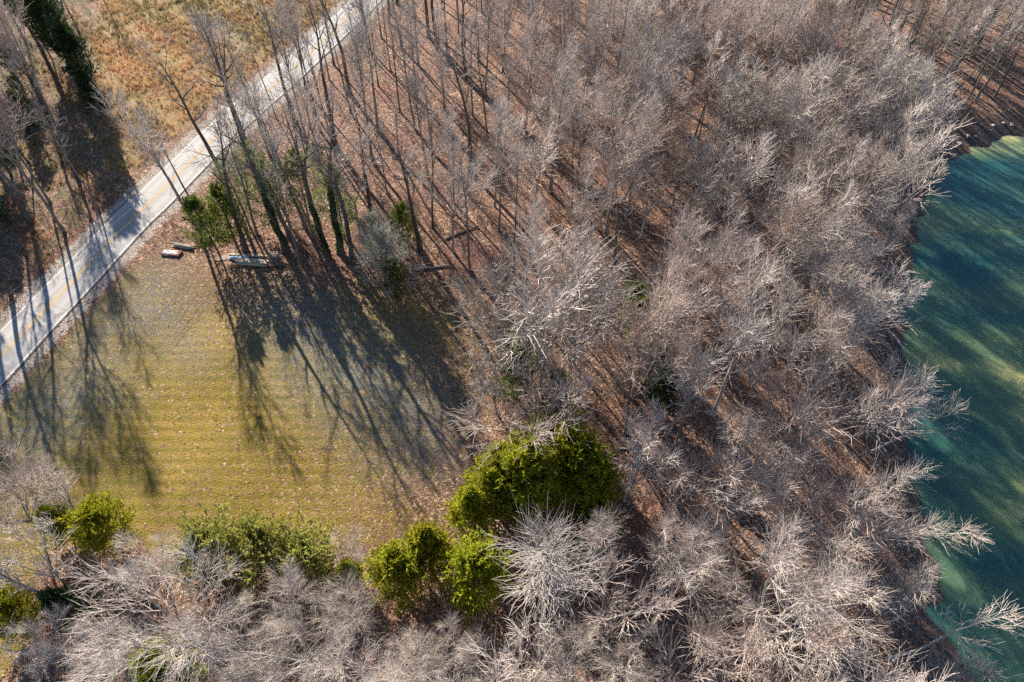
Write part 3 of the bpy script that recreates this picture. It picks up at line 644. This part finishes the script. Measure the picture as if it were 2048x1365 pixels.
GREEN = [
 ('darkpine_0', 175, 185, 0, 1.05, 'tall dark pine at the upper left corner of the meadow'),
 ('darkpine_0', 105, 120, 0, .95, 'dark pine left behind the meadow-corner pine'),
 ('darkpine_0', -20, 130, 0, .9, 'dark pine at the top left edge of the photo'),
 ('darkpine_0', -35, 300, 0, .9, 'dark pine at the left edge above the grey spreading tree'),
 ('darkpine_0', -75, 390, 0, .95, 'dark pine at the left edge beside the dark bush'),
 ('darkcedar_0', 185, 178, 0, 1.7, 'wide dark evergreen under the meadow-corner pine'),
 ('darkcedar_0', 135, 105, 0, 1.8, 'wide dark evergreen at the top, left of the meadow'),
 ('darkcedar_0', 205, 232, 0, 1.2, 'lower dark evergreen at the meadow\'s shaded left corner'),
 ('darkcedar_0', 45, 175, 0, 1.6, 'dark spreading evergreen in the upper left scrub'),
 ('darkcedar_0', 75, 275, 0, 1.2, 'dark evergreen left of the pale trunk'),
 ('darkcedar_0', 22, 350, 0, 1.4, 'dark evergreen under the grey spreading tree at the left edge'),
 ('darkcedar_0', 15, 455, 0, .95, 'dark evergreen bush at the left edge above the road'),
 ('darkcedar_0', -15, 395, 0, 1.1, 'dark evergreen at the left edge behind the bush'),
 ('roadcedar_1', 55, 215, 0, .6, 'small olive cedar in the scrub at the left edge'),
 ('roadcedar_0', 438, 508, 0, .95, 'green cedar nearest the road, behind the small lumber piles'),
 ('roadcedar_1', 476, 497, 0, 1.1, 'green cedar beside the nearest one, behind the long lumber stack'),
 ('roadcedar_1', 645, 352, 0, .62, 'small green cedar alone in the roadside wood'),
 ('loose_0', 540, 440, 0, 1.05, 'olive cedar behind the ivy-clad row'),
 ('loose_0', 628, 478, 0, 1.15, 'olive cedar between the ivy-clad trees'),
 ('loose_1', 575, 470, 0, 1.2, 'olive cedar behind the pallet'),
 ('loose_0', 690, 480, 0, 1.0, 'olive cedar at the right end of the ivy-clad row'),
 ('loose_1', 500, 455, 0, 1.1, 'olive cedar behind the green pair near the road'),
 ('roadcedar_1', 812, 500, 0, .85, 'dark green cedar behind the bushy grey corner tree'),
 ('roadcedar_1', 795, 595, 0, .7, 'low green cedar at the foot of the bushy corner tree'),
 ('cedar_0', 1045, 970, 5, 1.25, 'largest bright cedar at the right corner of the lawn'),
 ('cedar_1', 1000, 935, 4, .85, 'bright cedar at the upper left of the corner clump'),
 ('cedar_2', 1140, 945, 5, 1.25, 'darker right-hand cedar of the corner clump'),
 ('cedar_2', 1085, 905, 4, 1.0, 'bright cedar at the top of the corner clump'),
 ('cedar_0', 1170, 985, 4, 1.0, 'cedar at the shaded right side of the corner clump'),
 ('cedar_0', 985, 985, 4, .95, 'bright cedar facing the lawn in the corner clump'),
 ('cedar_1', 940, 1030, 4, .95, 'bright cedar at the lower left of the corner clump'),
 ('cedar_0', 950, 1150, 5, 1.05, 'single rounded bright cedar below the corner clump'),
 ('cedar_2', 800, 1160, 3, .92, 'bright cedar on the lower lawn edge, left of the single rounded one'),
 ('cedar_1', 855, 1105, 4, 1.0, 'taller bright cedar behind the lower lawn-edge one'),
 ('cedar_1', 700, 1150, 2, .55, 'small bright cedar at the lower lawn edge between white crowns'),
 ('cedar_2', 215, 1065, 3, .85, 'bright evergreen on the lawn\'s bottom left edge'),
 ('cedar_1', 120, 1050, 3, .7, 'bright evergreen left of the other at the lawn\'s bottom left'),
 ('palebush_0', 430, 1120, 2, 1.35, 'pale green bush under the great white tree'),
 ('palebush_0', 530, 1110, 2, 1.3, 'pale green bush right of the great white tree'),
 ('palebush_0', 620, 1125, 2, 1.2, 'pale green bush above the white crooked tree'),
 ('cedar_2', 350, 1350, 3, .9, 'bright evergreen at the bottom edge under the great white tree'),
 ('darkcedar_0', 150, 1225, 2, 1.0, 'dark evergreen under the leaning grey tree at the bottom left'),
 ('cedar_2', 45, 1240, 2, .75, 'olive bush at the bottom left edge of the photo'),
 ('roadcedar_0', 1050, 715, 4, .85, 'green cedar under the broad crown at the lawn\'s right edge'),
 ('roadcedar_1', 1115, 790, 4, .8, 'green cedar beside the pale crooked tree'),
 ('roadcedar_1', 1285, 655, 4, .95, 'olive cedar behind the tall pale pair'),
 ('darkcedar_0', 1325, 780, 4, 1.3, 'dark little cedar right of the tall pale pair'),
 ('roadcedar_0', 1035, 745, 6, .95, 'green cedar among the low crowns on the lawn\'s right edge'),
 ('roadcedar_1', 1270, 610, 6, .95, 'olive cedar in the middle wood above the tall pale pair'),
 ('darkcedar_0', 1195, 1040, 3, .8, 'dark evergreen at the shaded right foot of the corner clump'),
]
for key, px, py, z, s, lab in GREEN:
    x, y = spot(px, py, z)
    nm = {'darkp': 'pine_tree', 'paleb': 'leafy_bush'}.get(key[:5], 'cedar_tree')
    plant(key, nm, lab, {'pine_tree': 'pine', 'leafy_bush': 'bush'}.get(nm, 'cedar'), x, y, s, None, (0, 0), GE)

# ------------------------------------------------------------------ the rest of the wood
def fill_wood():
    rng = random.Random(21); pts = []; hand = np.array(TREES)
    cand = []
    for _ in range(26000):
        x = rng.uniform(-125, 135); y = rng.uniform(2, 178)
        cand.append((x, y))
    c = np.array(cand); X, Y = c[:, 0], c[:, 1]
    ok = (poly_dist(X, Y, LAWN) > 2.0) & (poly_dist(X, Y, MEADOW) > 3) & (poly_dist(X, Y, ROAD, False) > 6.5) & (poly_dist(X, Y, LAKE_POLY) > np.where(Y < 62, 9.5, 6.0))
    px = np.array([to_px(a, b, 0) for a, b in cand]); tp = np.array([to_px(a, b, 18) for a, b in cand])
    inside = (tp[:, 0] > -60) & (tp[:, 0] < 2120) & (px[:, 1] > -25) & (tp[:, 1] < 1400) & (px[:, 0] > -160)
    right = (px[:, 0] > 640) | (px[:, 1] < 500)
    ok &= inside
    left = (px[:, 0] < 250) | ((px[:, 0] < 700) & (px[:, 1] < 330))      # left of the road: open scrub
    thin = (px[:, 0] < 900) & (px[:, 1] > 330)
    out = []; taken = [tuple(t) for t in TREES]
    mid = np.array([to_px(a, b, 13) for a, b in cand])      # crowns that would stand in front of the lawn's cedars
    ok &= ~((mid[:, 0] > 720) & (mid[:, 0] < 1215) & (mid[:, 1] > 850) & (mid[:, 1] < 1260))
    for i in range(len(c)):
        if not ok[i]: continue
        x, y = c[i]
        sp = 9.5 if poly_dist(np.array([x]), np.array([y]), SCRUB)[0] < 0 else (7.5 if thin[i] else ((5.8 if x > 5 and y > 75 else 6.4) + 1.2 * math.sin(x * .19 + 1) * math.cos(y * .16) if px[i][1] > 150 else 5.9))
        if px[i][0] > 1690 and px[i][1] < 260: sp = 4.3
        if px[i][1] < 1500 and all((x - a)**2 + (y - b)**2 > sp * sp * (.62 if k < len(TREES) else 1) for k, (a, b) in enumerate(taken)):
            taken.append((x, y)); out.append((x, y, px[i][0], px[i][1], tp[i][0]))
    return out
FILL = fill_wood()
SHP = sorted((b, a) for a, b in SHORE_PX); SHY = [p[0] for p in SHP]; SHX = [p[1] for p in SHP]
def zone(px, py, x, y):
    if poly_dist(np.array([x]), np.array([y]), SCRUB)[0] < 0: return 'in the scrub left of the road'
    dl = poly_dist(np.array([x]), np.array([y]), LAKE_POLY)[0]
    if px > 1500 and py < 290 and dl < 22: return 'above the head of the cove'
    if dl < 14: return 'on the lake bank ' + ('by the cove' if py < 480 else 'by the mid shore' if py < 900 else 'by the lower shore')
    row = ['along the top edge', 'in the back of the wood', 'in the upper wood', 'in the middle wood', 'in the lower wood', 'along the bottom edge'][int(np.searchsorted([70, 190, 380, 700, 1050], py))]
    col = ['beside the road', 'left of centre', 'at the centre', 'right of centre', 'towards the lake', 'at the right'][int(np.searchsorted([850, 1020, 1230, 1430, 1640], px))]
    return row + ' ' + col
def ordinal(k): return ['first', 'second', 'third', 'fourth', 'fifth', 'sixth', 'seventh', 'eighth', 'ninth', 'tenth', 'eleventh', 'twelfth', 'thirteenth', 'fourteenth', 'fifteenth', 'sixteenth', 'seventeenth', 'eighteenth', 'nineteenth', 'twentieth'][k] if k < 20 else '%dth' % (k + 1)
def plant_wood():
    rng = random.Random(5); buckets = {}
    for x, y, px, py, tx in FILL:
        u = rng.random()
        front = px < 1000 and py < 420
        if front: key = rng.choice(['slim_0', 'slim_1', 'slim_2', 'slim_3', 'forest_0', 'forest_3', 'forest_6', 'dark_0'])
        elif px > 1680 and py < 240 and u < .75: key = rng.choice(['slim_0', 'slim_2', 'dark_0', 'dark_1', 'slim_1'])
        elif u < .12: key = 'slim_%d' % rng.randrange(4)
        elif u < .22: key = 'sapling_%d' % rng.randrange(3)
        elif u < .32: key = 'leafy_%d' % rng.randrange(2)
        elif (px > 1250 and u < .62) or u < .40: key = 'mop_%d' % rng.randrange(4)
        else: key = 'forest_%d' % rng.randrange(FOREST_KINDS)
        look = {'slim': 'slim brown bare tree', 'sapl': 'low twiggy bare sapling', 'fore': 'grey brush-crowned tree', 'dark': 'dark bare tree', 'leaf': 'brown-leaved winter tree', 'mop_': 'pale mop-headed tree'}[key[:4]]
        s = rng.uniform(.72, 1.02) if key[:4] != 'sapl' else rng.uniform(.7, 1.2)
        if key[:4] == 'mop_': s *= 1.28
        if y < 40: s *= .85
        buckets.setdefault((look, zone(px, py, x, y)), []).append((tx, key, x, y, s))
    n = 0
    for (look, zn), items in buckets.items():
        items.sort()
        for k, (tx, key, x, y, s) in enumerate(items):
            lab = '%s, %s' % (look, zn) if len(items) == 1 else '%s, %s from left %s' % (look, ordinal(k), zn)
            dl = poly_dist(np.array([x]), np.array([y]), LAKE_POLY)[0]
            lean = max(0, 1 - dl / 16) * .14
            if dl < 25:      # bank trees are lower than those inside the wood
                for _ in range(12):
                    tx_, ty_ = to_px(x + math.sin(lean) * 22 * s, y, 20 * s - 2)
                    if s > .32 and tx_ > np.interp(ty_, SHY, SHX) - (60 if ty_ > 800 else 20): s *= .9
            plant(key, 'bare_tree' if key[:4] != 'sapl' else 'bare_sapling', lab, 'tree' if key[:4] != 'sapl' else 'sapling', x, y, s, None,
                  (rng.gauss(0, .025), rng.gauss(0, .025) + lean), 'leafless trees of the lakeside wood', s * rng.uniform(.94, 1.1)); n += 1
    print('WOOD', n, 'hand', len(HAND), 'buckets', len(buckets))
plant_wood()
# trees beyond the left edge that shade the road and the lawn
for k, (px, py, key, s) in enumerate([(-60, 300, 'dark_1', 1.1), (-120, 390, 'dark_0', 1.1), (-75, 420, 'forest_3', 1.15), (-190, 480, 'dark_1', 1.1), (-250, 400, 'dark_0', 1.1), (-150, 560, 'dark_2', 1.05), (-60, 200, 'dark_0', 1.1)]):
    x, y = spot(px, py)
    plant(key, 'pine_tree' if key[:5] == 'darkp' else 'bare_tree', '%s just outside the left edge shading the road, %s from the top' % ('dark pine' if key[:5] == 'darkp' else 'bare tree', ordinal(k)), 'tree', x, y, s, None, (0, 0), 'trees outside the left edge shading the road')

# ------------------------------------------------------------------ undergrowth, grass and fallen leaves (uncountable)
def in_view(x, y):
    px, py = to_px(x, y, 0); return -40 < px < 2090 and -30 < py < 1420
def zones(x, y): 
    x = np.asarray(x); y = np.asarray(y)
    return poly_dist(x, y, LAWN), poly_dist(x, y, MEADOW), poly_dist(x, y, SCRUB), poly_dist(x, y, LAKE_POLY), poly_dist(x, y, ROAD, False)
def scatter(n, seed):
    rng = np.random.default_rng(seed); px = rng.uniform(-40, 2090, n * 4); py = -20 + 1440 * rng.uniform(0, 1, n * 4)
    dx, dv = (px - 1024) / FPX, (py - 682.5) / FPX; dz = -math.sin(PITCH) - dv * math.cos(PITCH); t = -CAM_H / dz
    x, y = dx * t, (math.cos(PITCH) - dv * math.sin(PITCH)) * t
    keep = rng.uniform(0, 1, n * 4) < np.clip((t / t.max()) ** 1.5 * 2.2, 0, 1)
    return rng, x[keep][:n], y[keep][:n]
def undergrowth():
    rng, x, y = scatter(3600, 3); lw, md, sc, lk, rd = zones(x, y)
    keep = (lw > 0.5) & (md > 1) & (rd > 5.5) & (lk > 2.5) & ((sc < 0) | (rng.uniform(0, 1, len(x)) < .6)); x, y = x[keep], y[keep]
    n = len(x); st = 5
    P = np.repeat(np.stack([x, y, hgt(x, y)], 1), st, 0); h = rng.uniform(.8, 2.8, n * st)
    D = unit(np.stack([rng.normal(0, .5, n * st), rng.normal(0, .5, n * st), np.ones(n * st)], 1))
    q, r = grow(rng, P, D, h, np.full(n * st, .028), np.full(n * st, .012), 4, .18, .05)
    p, d, _, t = kids(rng, q, r, 4, .3, 1, 45, 30); L = np.repeat(h, 4) * .4
    q2, r2 = grow(rng, p, d, L, np.full(len(t), .018), np.full(len(t), .010), 2, .1, .1)
    v, f = join([tubes(q, r, 3), tubes(q2, r2, 3)])
    o = link('undergrowth_twigs', mesh_np('undergrowth', v, f, None, False, B_TWIGD), kind='stuff')
    o['label'] = 'thin leafless undergrowth covering the woodland floor'; o['category'] = 'undergrowth'
undergrowth()
def grass():
    n = N('broom_sedge_straw'); t = n.attr('tint')
    c = n.ramp(t, [(0, (0.12, 0.10, 0.04)), (0.2, (0.25, 0.19, 0.085)), (0.45, (0.38, 0.235, 0.13)), (0.75, (0.50, 0.25, 0.105)), (1, (0.60, 0.44, 0.29))])
    n.color(c); n.translucent(c, .35)
    rng = np.random.default_rng(9); N0 = 60000
    x = rng.uniform(-120, 0, N0); y = rng.uniform(50, 185, N0)
    lw, md, sc, lk, rd = zones(x, y)
    clump = np.sin(x * .9) * np.cos(y * .7) + np.sin(x * .31 + y * .37 + 1) + rng.normal(0, .6, N0)
    vis = np.array([in_view(a, b) for a, b in zip(x, y)])
    keep = vis & (rd > 5.2) & (((md < 0) & (clump > -.9)) | ((sc < 1) & (clump > .6)))
    x, y, md = x[keep], y[keep], md[keep]; n_ = len(x)
    k = 7; P = np.repeat(np.stack([x, y, hgt(x, y)], 1), k, 0) + rng.normal(0, .14, (n_ * k, 3)) * [1, 1, 0]
    A = unit(np.stack([rng.normal(0, .35, n_ * k), rng.normal(0, .35, n_ * k), np.ones(n_ * k)], 1))
    hh = np.repeat(np.clip(rng.normal(.75, .25, n_), .25, 1.4), k) * rng.uniform(.6, 1.1, n_ * k)
    V, F = leaf_tris(rng, P, A, hh, rng.uniform(.022, .05, n_ * k))
    big = .5 + .28 * np.sin(x * .13 + 2) * np.cos(y * .11) + .16 * np.sin(x * .5 + y * .45)
    green = np.clip((y - 138) / 25, 0, .28)
    tint = np.clip(np.repeat(big - green + rng.normal(0, .14, n_), k) + rng.normal(0, .08, n_ * k), 0, 1)
    o = link('meadow_grass', mesh_np('meadow_grass', V, F, {'tint': np.repeat(tint, 3)}, False, n.m), kind='stuff')
    o['label'] = 'rust and straw coloured tall dry grass of the meadow'; o['category'] = 'grass'
    print('GRASS', n_)
grass()
def leaves():
    n = N('fallen_leaf'); t = n.attr('tint')
    c = n.ramp(t, [(0, (0.055, 0.03, 0.02)), (0.3, (0.20, 0.10, 0.055)), (0.6, (0.38, 0.205, 0.115)), (0.85, (0.54, 0.36, 0.25)), (1, (0.66, 0.56, 0.47))])
    n.color(c); n.translucent(c, .25)
    rng, x, y = scatter(190000, 13); lw, md, sc, lk, rd = zones(x, y)
    lim = gpoly([(330, 480), (430, 520), (560, 540), (700, 530), (830, 545), (985, 600), (980, 720), (990, 830), (965, 905), (905, 1000)])
    dens = np.where(lw < 0, .05 + .9 * np.exp(-poly_dist(x, y, lim, False) / 9), np.where(md < 0, .03, .8)) * np.where(rd < 3.6, .012, 1) * np.where(lk < 1, 0, 1) * np.where(sc < 0, .6, 1)
    keep = rng.uniform(0, 1, len(x)) < dens; x, y, lw = x[keep], y[keep], lw[keep]; n_ = len(x)
    C = np.stack([x, y, hgt(x, y) + rng.uniform(.02, .07, n_) + .09 * (rd[keep] < 4)], 1)
    u = unit(np.stack([rng.normal(0, 1, n_), rng.normal(0, 1, n_), rng.normal(0, .35, n_)], 1)); w = unit(np.cross(u, np.stack([rng.normal(0, .35, n_), rng.normal(0, .35, n_), np.ones(n_)], 1)))
    s = rng.uniform(.05, .12, n_)[:, None] * np.where(lw < 0, .75, 1)[:, None]
    V = np.stack([C - u * s, C - w * s * .7 + [0, 0, .03], C + u * s, C + w * s * .7 + [0, 0, .03]], 1).reshape(-1, 3)
    tint = np.clip(rng.normal(.55, .24, n_) + np.where(lw < 0, .12, 0), 0, 1)
    o = link('fallen_leaves', mesh_np('fallen_leaves', V, np.arange(n_ * 4).reshape(-1, 4), {'tint': np.repeat(tint, 4)}, False, n.m), kind='stuff')
    o['label'] = 'brown and pale fallen leaves strewn over lawn and wood'; o['category'] = 'leaves'
    print('LEAVES', n_)
leaves()

# ------------------------------------------------------------------ lumber piles, pallet, logs
def plain(name, c0, c1, sc=6.0):
    n = N(name); c = n.coord(); mp = n.new('ShaderNodeMapping'); mp.inputs['Scale'].default_value = (.25, 3, 3); n.link(c, mp.inputs['Vector'])
    oi = n.new('ShaderNodeObjectInfo').outputs['Random']
    hs = n.new('ShaderNodeHueSaturation'); n.link(n.mix(n.noise(mp.outputs[0], sc, 4, .7), c0, c1), hs.inputs['Color'])
    n.link(n.math('ADD', .75, n.math('MULTIPLY', oi, .5)), hs.inputs['Value']); n.color(hs.outputs[0]); return n.m
WOOD = plain('weathered_board', (0.30, 0.24, 0.17), (0.52, 0.45, 0.36)); GREYW = plain('grey_old_board', (0.20, 0.18, 0.16), (0.38, 0.35, 0.32))
BLUE = plain('blue_painted_beam', (0.16, 0.26, 0.40), (0.34, 0.46, 0.60)); TARP = plain('pale_tarp', (0.48, 0.47, 0.48), (0.66, 0.64, 0.63)); RUST = plain('rusty_brown', (0.16, 0.075, 0.04), (0.28, 0.14, 0.08))
UNIT = {}
def board(name, parent, cx, cy, cz, sx, sy, sz, rz, mat):
    if mat.name not in UNIT:
        import bmesh
        bm = bmesh.new(); bmesh.ops.create_cube(bm, size=1); bmesh.ops.bevel(bm, geom=bm.edges[:], offset=.03, segments=1, affect='EDGES')
        me = bpy.data.meshes.new('board_' + mat.name); bm.to_mesh(me); bm.free(); me.materials.append(mat); UNIT[mat.name] = me
    o = link(name, UNIT[mat.name], parent, (cx, cy, cz)); o.scale = (sx, sy, sz); o.rotation_euler = (0, 0, rz); return o
def stack(px, py, rz, name, label, rows, ln, wd, th, mat, seed, cat='lumber'):
    rng = random.Random(seed); x, y, z = ground(px, py); e = empty(name, label, cat, (x, y, z), (0, 0, rz), 'lumber lying at the top of the lawn')
    for r, nb in enumerate(rows):
        if r == 0:
            for bx in (-.36, .36): board('bearer', e, bx * ln, 0, .05, .1, nb * wd * 1.08, .11, 0, GREYW)
        for k in range(nb):
            l = ln * rng.uniform(.86, 1.03)
            board('board', e, rng.uniform(-.08, .08) * ln, (k - (nb - 1) / 2) * wd * 1.12 + rng.uniform(-.02, .02), .13 + th / 2 + r * (th + .012), l, wd, th, rng.uniform(-.02, .02), mat if rng.random() > .2 else WOOD)
    return e
stack(506, 527, R(-5), 'lumber_stack', 'long stack of pale boards in front of the blue beam', (6, 6, 5, 4), 4.9, .2, .11, WOOD, 1)
stack(495, 513, R(-3), 'lumber_stack', 'row of pale boards behind the blue beam and long stack', (3, 2), 5.6, .18, .1, WOOD, 2)
stack(367, 494, R(-14), 'lumber_stack', 'small pile of grey boards nearest the road beside the cedar', (4, 3, 2), 3.3, .2, .1, GREYW, 4)
x, y, z = ground(478, 519); e = empty('painted_beam', 'pale blue painted beam lying between the board stacks', 'beam', (x, y, z), (0, 0, R(1)))
for k, (oy, oz) in enumerate([(0, .14), (.24, .14), (.12, .36)]): board('plank', e, .1 * k, oy, oz, 3.0, .2, .19, R(k), BLUE)
x, y, z = ground(450, 520); e = empty('lumber_stack', 'loose rough boards at the left end of the long stack', 'lumber', (x, y, z), (0, 0, R(10)), 'lumber lying at the top of the lawn')
for k in range(4): board('board', e, random.uniform(-.3, .3), k * .22, .06 + .03 * k, 2.3, .17, .07, R(random.uniform(-12, 12)), WOOD)
def pallet(px, py, rz, label, lift):
    x, y, z = ground(px, py); e = empty('pallet', label, 'pallet', (x, y, z + lift), (0, 0, rz))
    for k in range(3): board('runner', e, 0, (k - 1) * .5, .09, 1.2, .05, .1, 0, WOOD)
    for k in range(7): board('deck_board', e, (k - 3) * .18, 0, .152, .11, 1.15, .022, 0, WOOD)
    for k in range(3): board('bottom_board', e, (k - 1) * .52, 0, .028, .11, 1.15, .022, 0, WOOD)
pallet(551, 518, R(-4), 'wooden pallet at the right end of the long lumber stack', .9)
x, y, z = ground(551, 518); e = empty('pallet_stack_base', 'pile of grey pallets carrying the topmost pale pallet', 'pallet pile', (x, y, z), (0, 0, R(2)))
for q in range(5):
    for k in range(3): board('runner', e, 0, (k - 1) * .5, .09 + q * .18, 1.2, .05, .1, 0, GREYW)
    for k in range(6): board('deck_board', e, (k - 2.5) * .2, 0, .155 + q * .18, .13, 1.15, .022, 0, GREYW)
# half-covered old timber bundle nearest the road
x, y, z = ground(343, 508); e = empty('timber_bundle', 'short rusty timber bundle under a pale cover nearest the road', 'timber', (x, y, z), (0, 0, R(-6)))
for k in range(4): board('timber', e, .05 * k, (k - 1.5) * .27, .17, 2.9, .24, .3, R(k - 2), RUST)
rng = np.random.default_rng(4); gx, gy = np.meshgrid(np.linspace(-1.2, 1.1, 24), np.linspace(-.55, .5, 12))
gz = .36 + .05 * np.sin(gx * 5 + gy * 3) * np.cos(gy * 7) + rng.normal(0, .012, gx.shape) - .28 * np.clip(np.abs(gy) - .42, 0, 1) / .13
i, j = np.meshgrid(np.arange(23), np.arange(11)); a = (j * 24 + i).ravel()
link('cover', mesh_np('tarp', np.stack([gx.ravel(), gy.ravel(), gz.ravel()], 1), np.stack([a, a+1, a+25, a+24], 1), None, True, TARP), e)

def log(px0, py0, px1, py1, r, label, seed, mat=B_TRUNK, lift=0.0):
    rng = np.random.default_rng(seed); A = np.array(ground(px0, py0)); B = np.array(ground(px1, py1)); n = 9
    t = np.linspace(0, 1, n)[:, None]; P = A * (1 - t) + B * t; P[:, 2] = hgt(P[:, 0], P[:, 1]) + r * .8 + lift; P += rng.normal(0, .05, P.shape)
    e = empty('fallen_log', label, 'log', tuple(A)); q = (P - A)[None]; rr = np.linspace(r, r * .55, n)[None]
    v, f = tubes(q, rr, 8); link('trunk', mesh_np('log_trunk', v, f, None, True, mat), e)
    p, d, pr, t_ = kids(rng, q, rr, 6, .3, .97, 60, 35); b, br = grow(rng, p, d, rng.uniform(.5, 1.6, len(p)), np.full(len(p), r * .3), np.full(len(p), .02), 4, .2, .1)
    for k in range(len(b)):
        v, f = tubes(b[k:k+1], br[k:k+1], 4); link('branch', mesh_np('log_branch', v, f, None, True, mat), e)
log(826, 541, 899, 532, .20, 'fallen log along the top right corner of the lawn', 1, B_TRUNKP)
log(893, 480, 955, 455, .16, 'dark fallen log in the wood above the lawn corner', 2, B_TRUNKD)
log(1745, 575, 1700, 515, .22, 'grey driftwood trunk lying across the mid shore', 3, B_TRUNK)
log(1765, 545, 1690, 545, .16, 'pale driftwood trunk beside the grey one on the mid shore', 4, B_TRUNKP)
log(1060, 905, 1020, 935, .15, 'short log between the cedars and the lawn', 5, B_TRUNK)
log(1180, 925, 1260, 893, .18, 'fallen trunk in the wood right of the bright cedars', 6, B_TRUNK)
log(1790, 330, 1870, 352, .15, 'pale driftwood log on the muddy cove beach', 7, B_TRUNKP)
# stones along the waterline at the head of the cove
def stones():
    rng = random.Random(8); me = []
    import bmesh
    m = plain('shore_stone', (0.24, 0.21, 0.20), (0.42, 0.38, 0.36), 3)
    for k in range(4):
        bm = bmesh.new(); bmesh.ops.create_icosphere(bm, subdivisions=2, radius=.5)
        for v in bm.verts: v.co *= 1 + rng.uniform(-.18, .18); v.co.z *= .6
        q = bpy.data.meshes.new('stone'); bm.to_mesh(q); bm.free(); q.materials.append(m); me.append(q)
    for k in range(14):
        t = k / 13; px = 1870 + 170 * t + rng.uniform(-14, 14); py = 318 - 66 * t ** .6 + rng.uniform(-22, 6)
        x, y, z = ground(px, py); o = link('shore_stone', me[k % 4], None, (x, y, z + .05)); s = rng.uniform(.25, .8); o.scale = (s, s, s); o.rotation_euler = (0, 0, rng.uniform(0, 6))
        o['label'] = 'pale stone, %s from the left along the waterline at the cove\'s head' % ordinal(k); o['category'] = 'stone'; o['group'] = 'stones along the cove waterline'
stones()

# ------------------------------------------------------------------ power line along the road's right verge
METAL = plain('aluminium_wire', (0.42, 0.42, 0.42), (0.55, 0.55, 0.55)); YEL = plain('yellow_plastic', (0.65, 0.42, 0.02), (0.75, 0.5, 0.04)); POLE = plain('creosoted_pole', (0.10, 0.07, 0.05), (0.18, 0.13, 0.10))
def curve_tube(name, pts, r, mat, parent=None, S=4):
    q = np.array(pts)[None]; v, f = tubes(q, np.full((1, len(pts)), r) if np.isscalar(r) else np.array(r)[None], S)
    return link(name, mesh_np(name, v, f, None, True, mat), parent)
def pole(px, py, label):
    x, y, z = ground(px, py); e = empty('utility_pole', label, 'pole', (x, y, z), (0, 0, R(-38)))
    curve_tube('shaft', [(0, 0, -.3), (0, 0, 5), (0, 0, 10.6)], [.17, .15, .11], POLE, e, 10)
    board('crossarm', e, 0, .12, 9.9, 2.4, .1, .12, 0, POLE)
    for k in (-1.1, .4, 1.1): curve_tube('insulator', [(k, .12, 9.96), (k, .12, 10.06), (k, .12, 10.16)], [.05, .06, .03], GREYW, e, 6)
    return np.array((x, y, z))
P0 = pole(-46, 838, 'utility pole at the far left of the lawn'); P1 = pole(782, 32, 'utility pole among the trees where the road leaves at top')
ax = (P1 - P0) / np.linalg.norm(P1 - P0); sd = np.array([-ax[1], ax[0], 0])
for k, (o, hh, lab) in enumerate([(-1.1, 10.15, 'right-hand power wire above the road'), (.4, 10.15, 'middle power wire above the road'), (1.1, 10.15, 'left-hand power wire above the road'), (0, 7.6, 'lower cable above the road, below the power wires')]):
    pts = [P0 * (1 - t) + P1 * t + sd * -o + np.array([0, 0, hh - 1.8 * 4 * t * (1 - t)]) for t in np.linspace(0, 1, 25)]
    w = curve_tube('power_wire', pts, .016, METAL); w['label'] = lab; w['category'] = 'wire'; w['group'] = 'wires strung along the road'
G = np.array(ground(54, 852)); T = P0 + np.array([0, 0, 9.2]); e = empty('guy_wire', 'pole stay wire with yellow guard at the left of the lawn', 'stay wire', tuple(G))
curve_tube('wire', [(0, 0, 0), tuple((T - G) * .5), tuple(T - G)], .012, METAL, e); d = (T - G) / np.linalg.norm(T - G)
curve_tube('guard', [tuple(d * .1), tuple(d * 1.3), tuple(d * 2.5)], .055, YEL, e, 8)
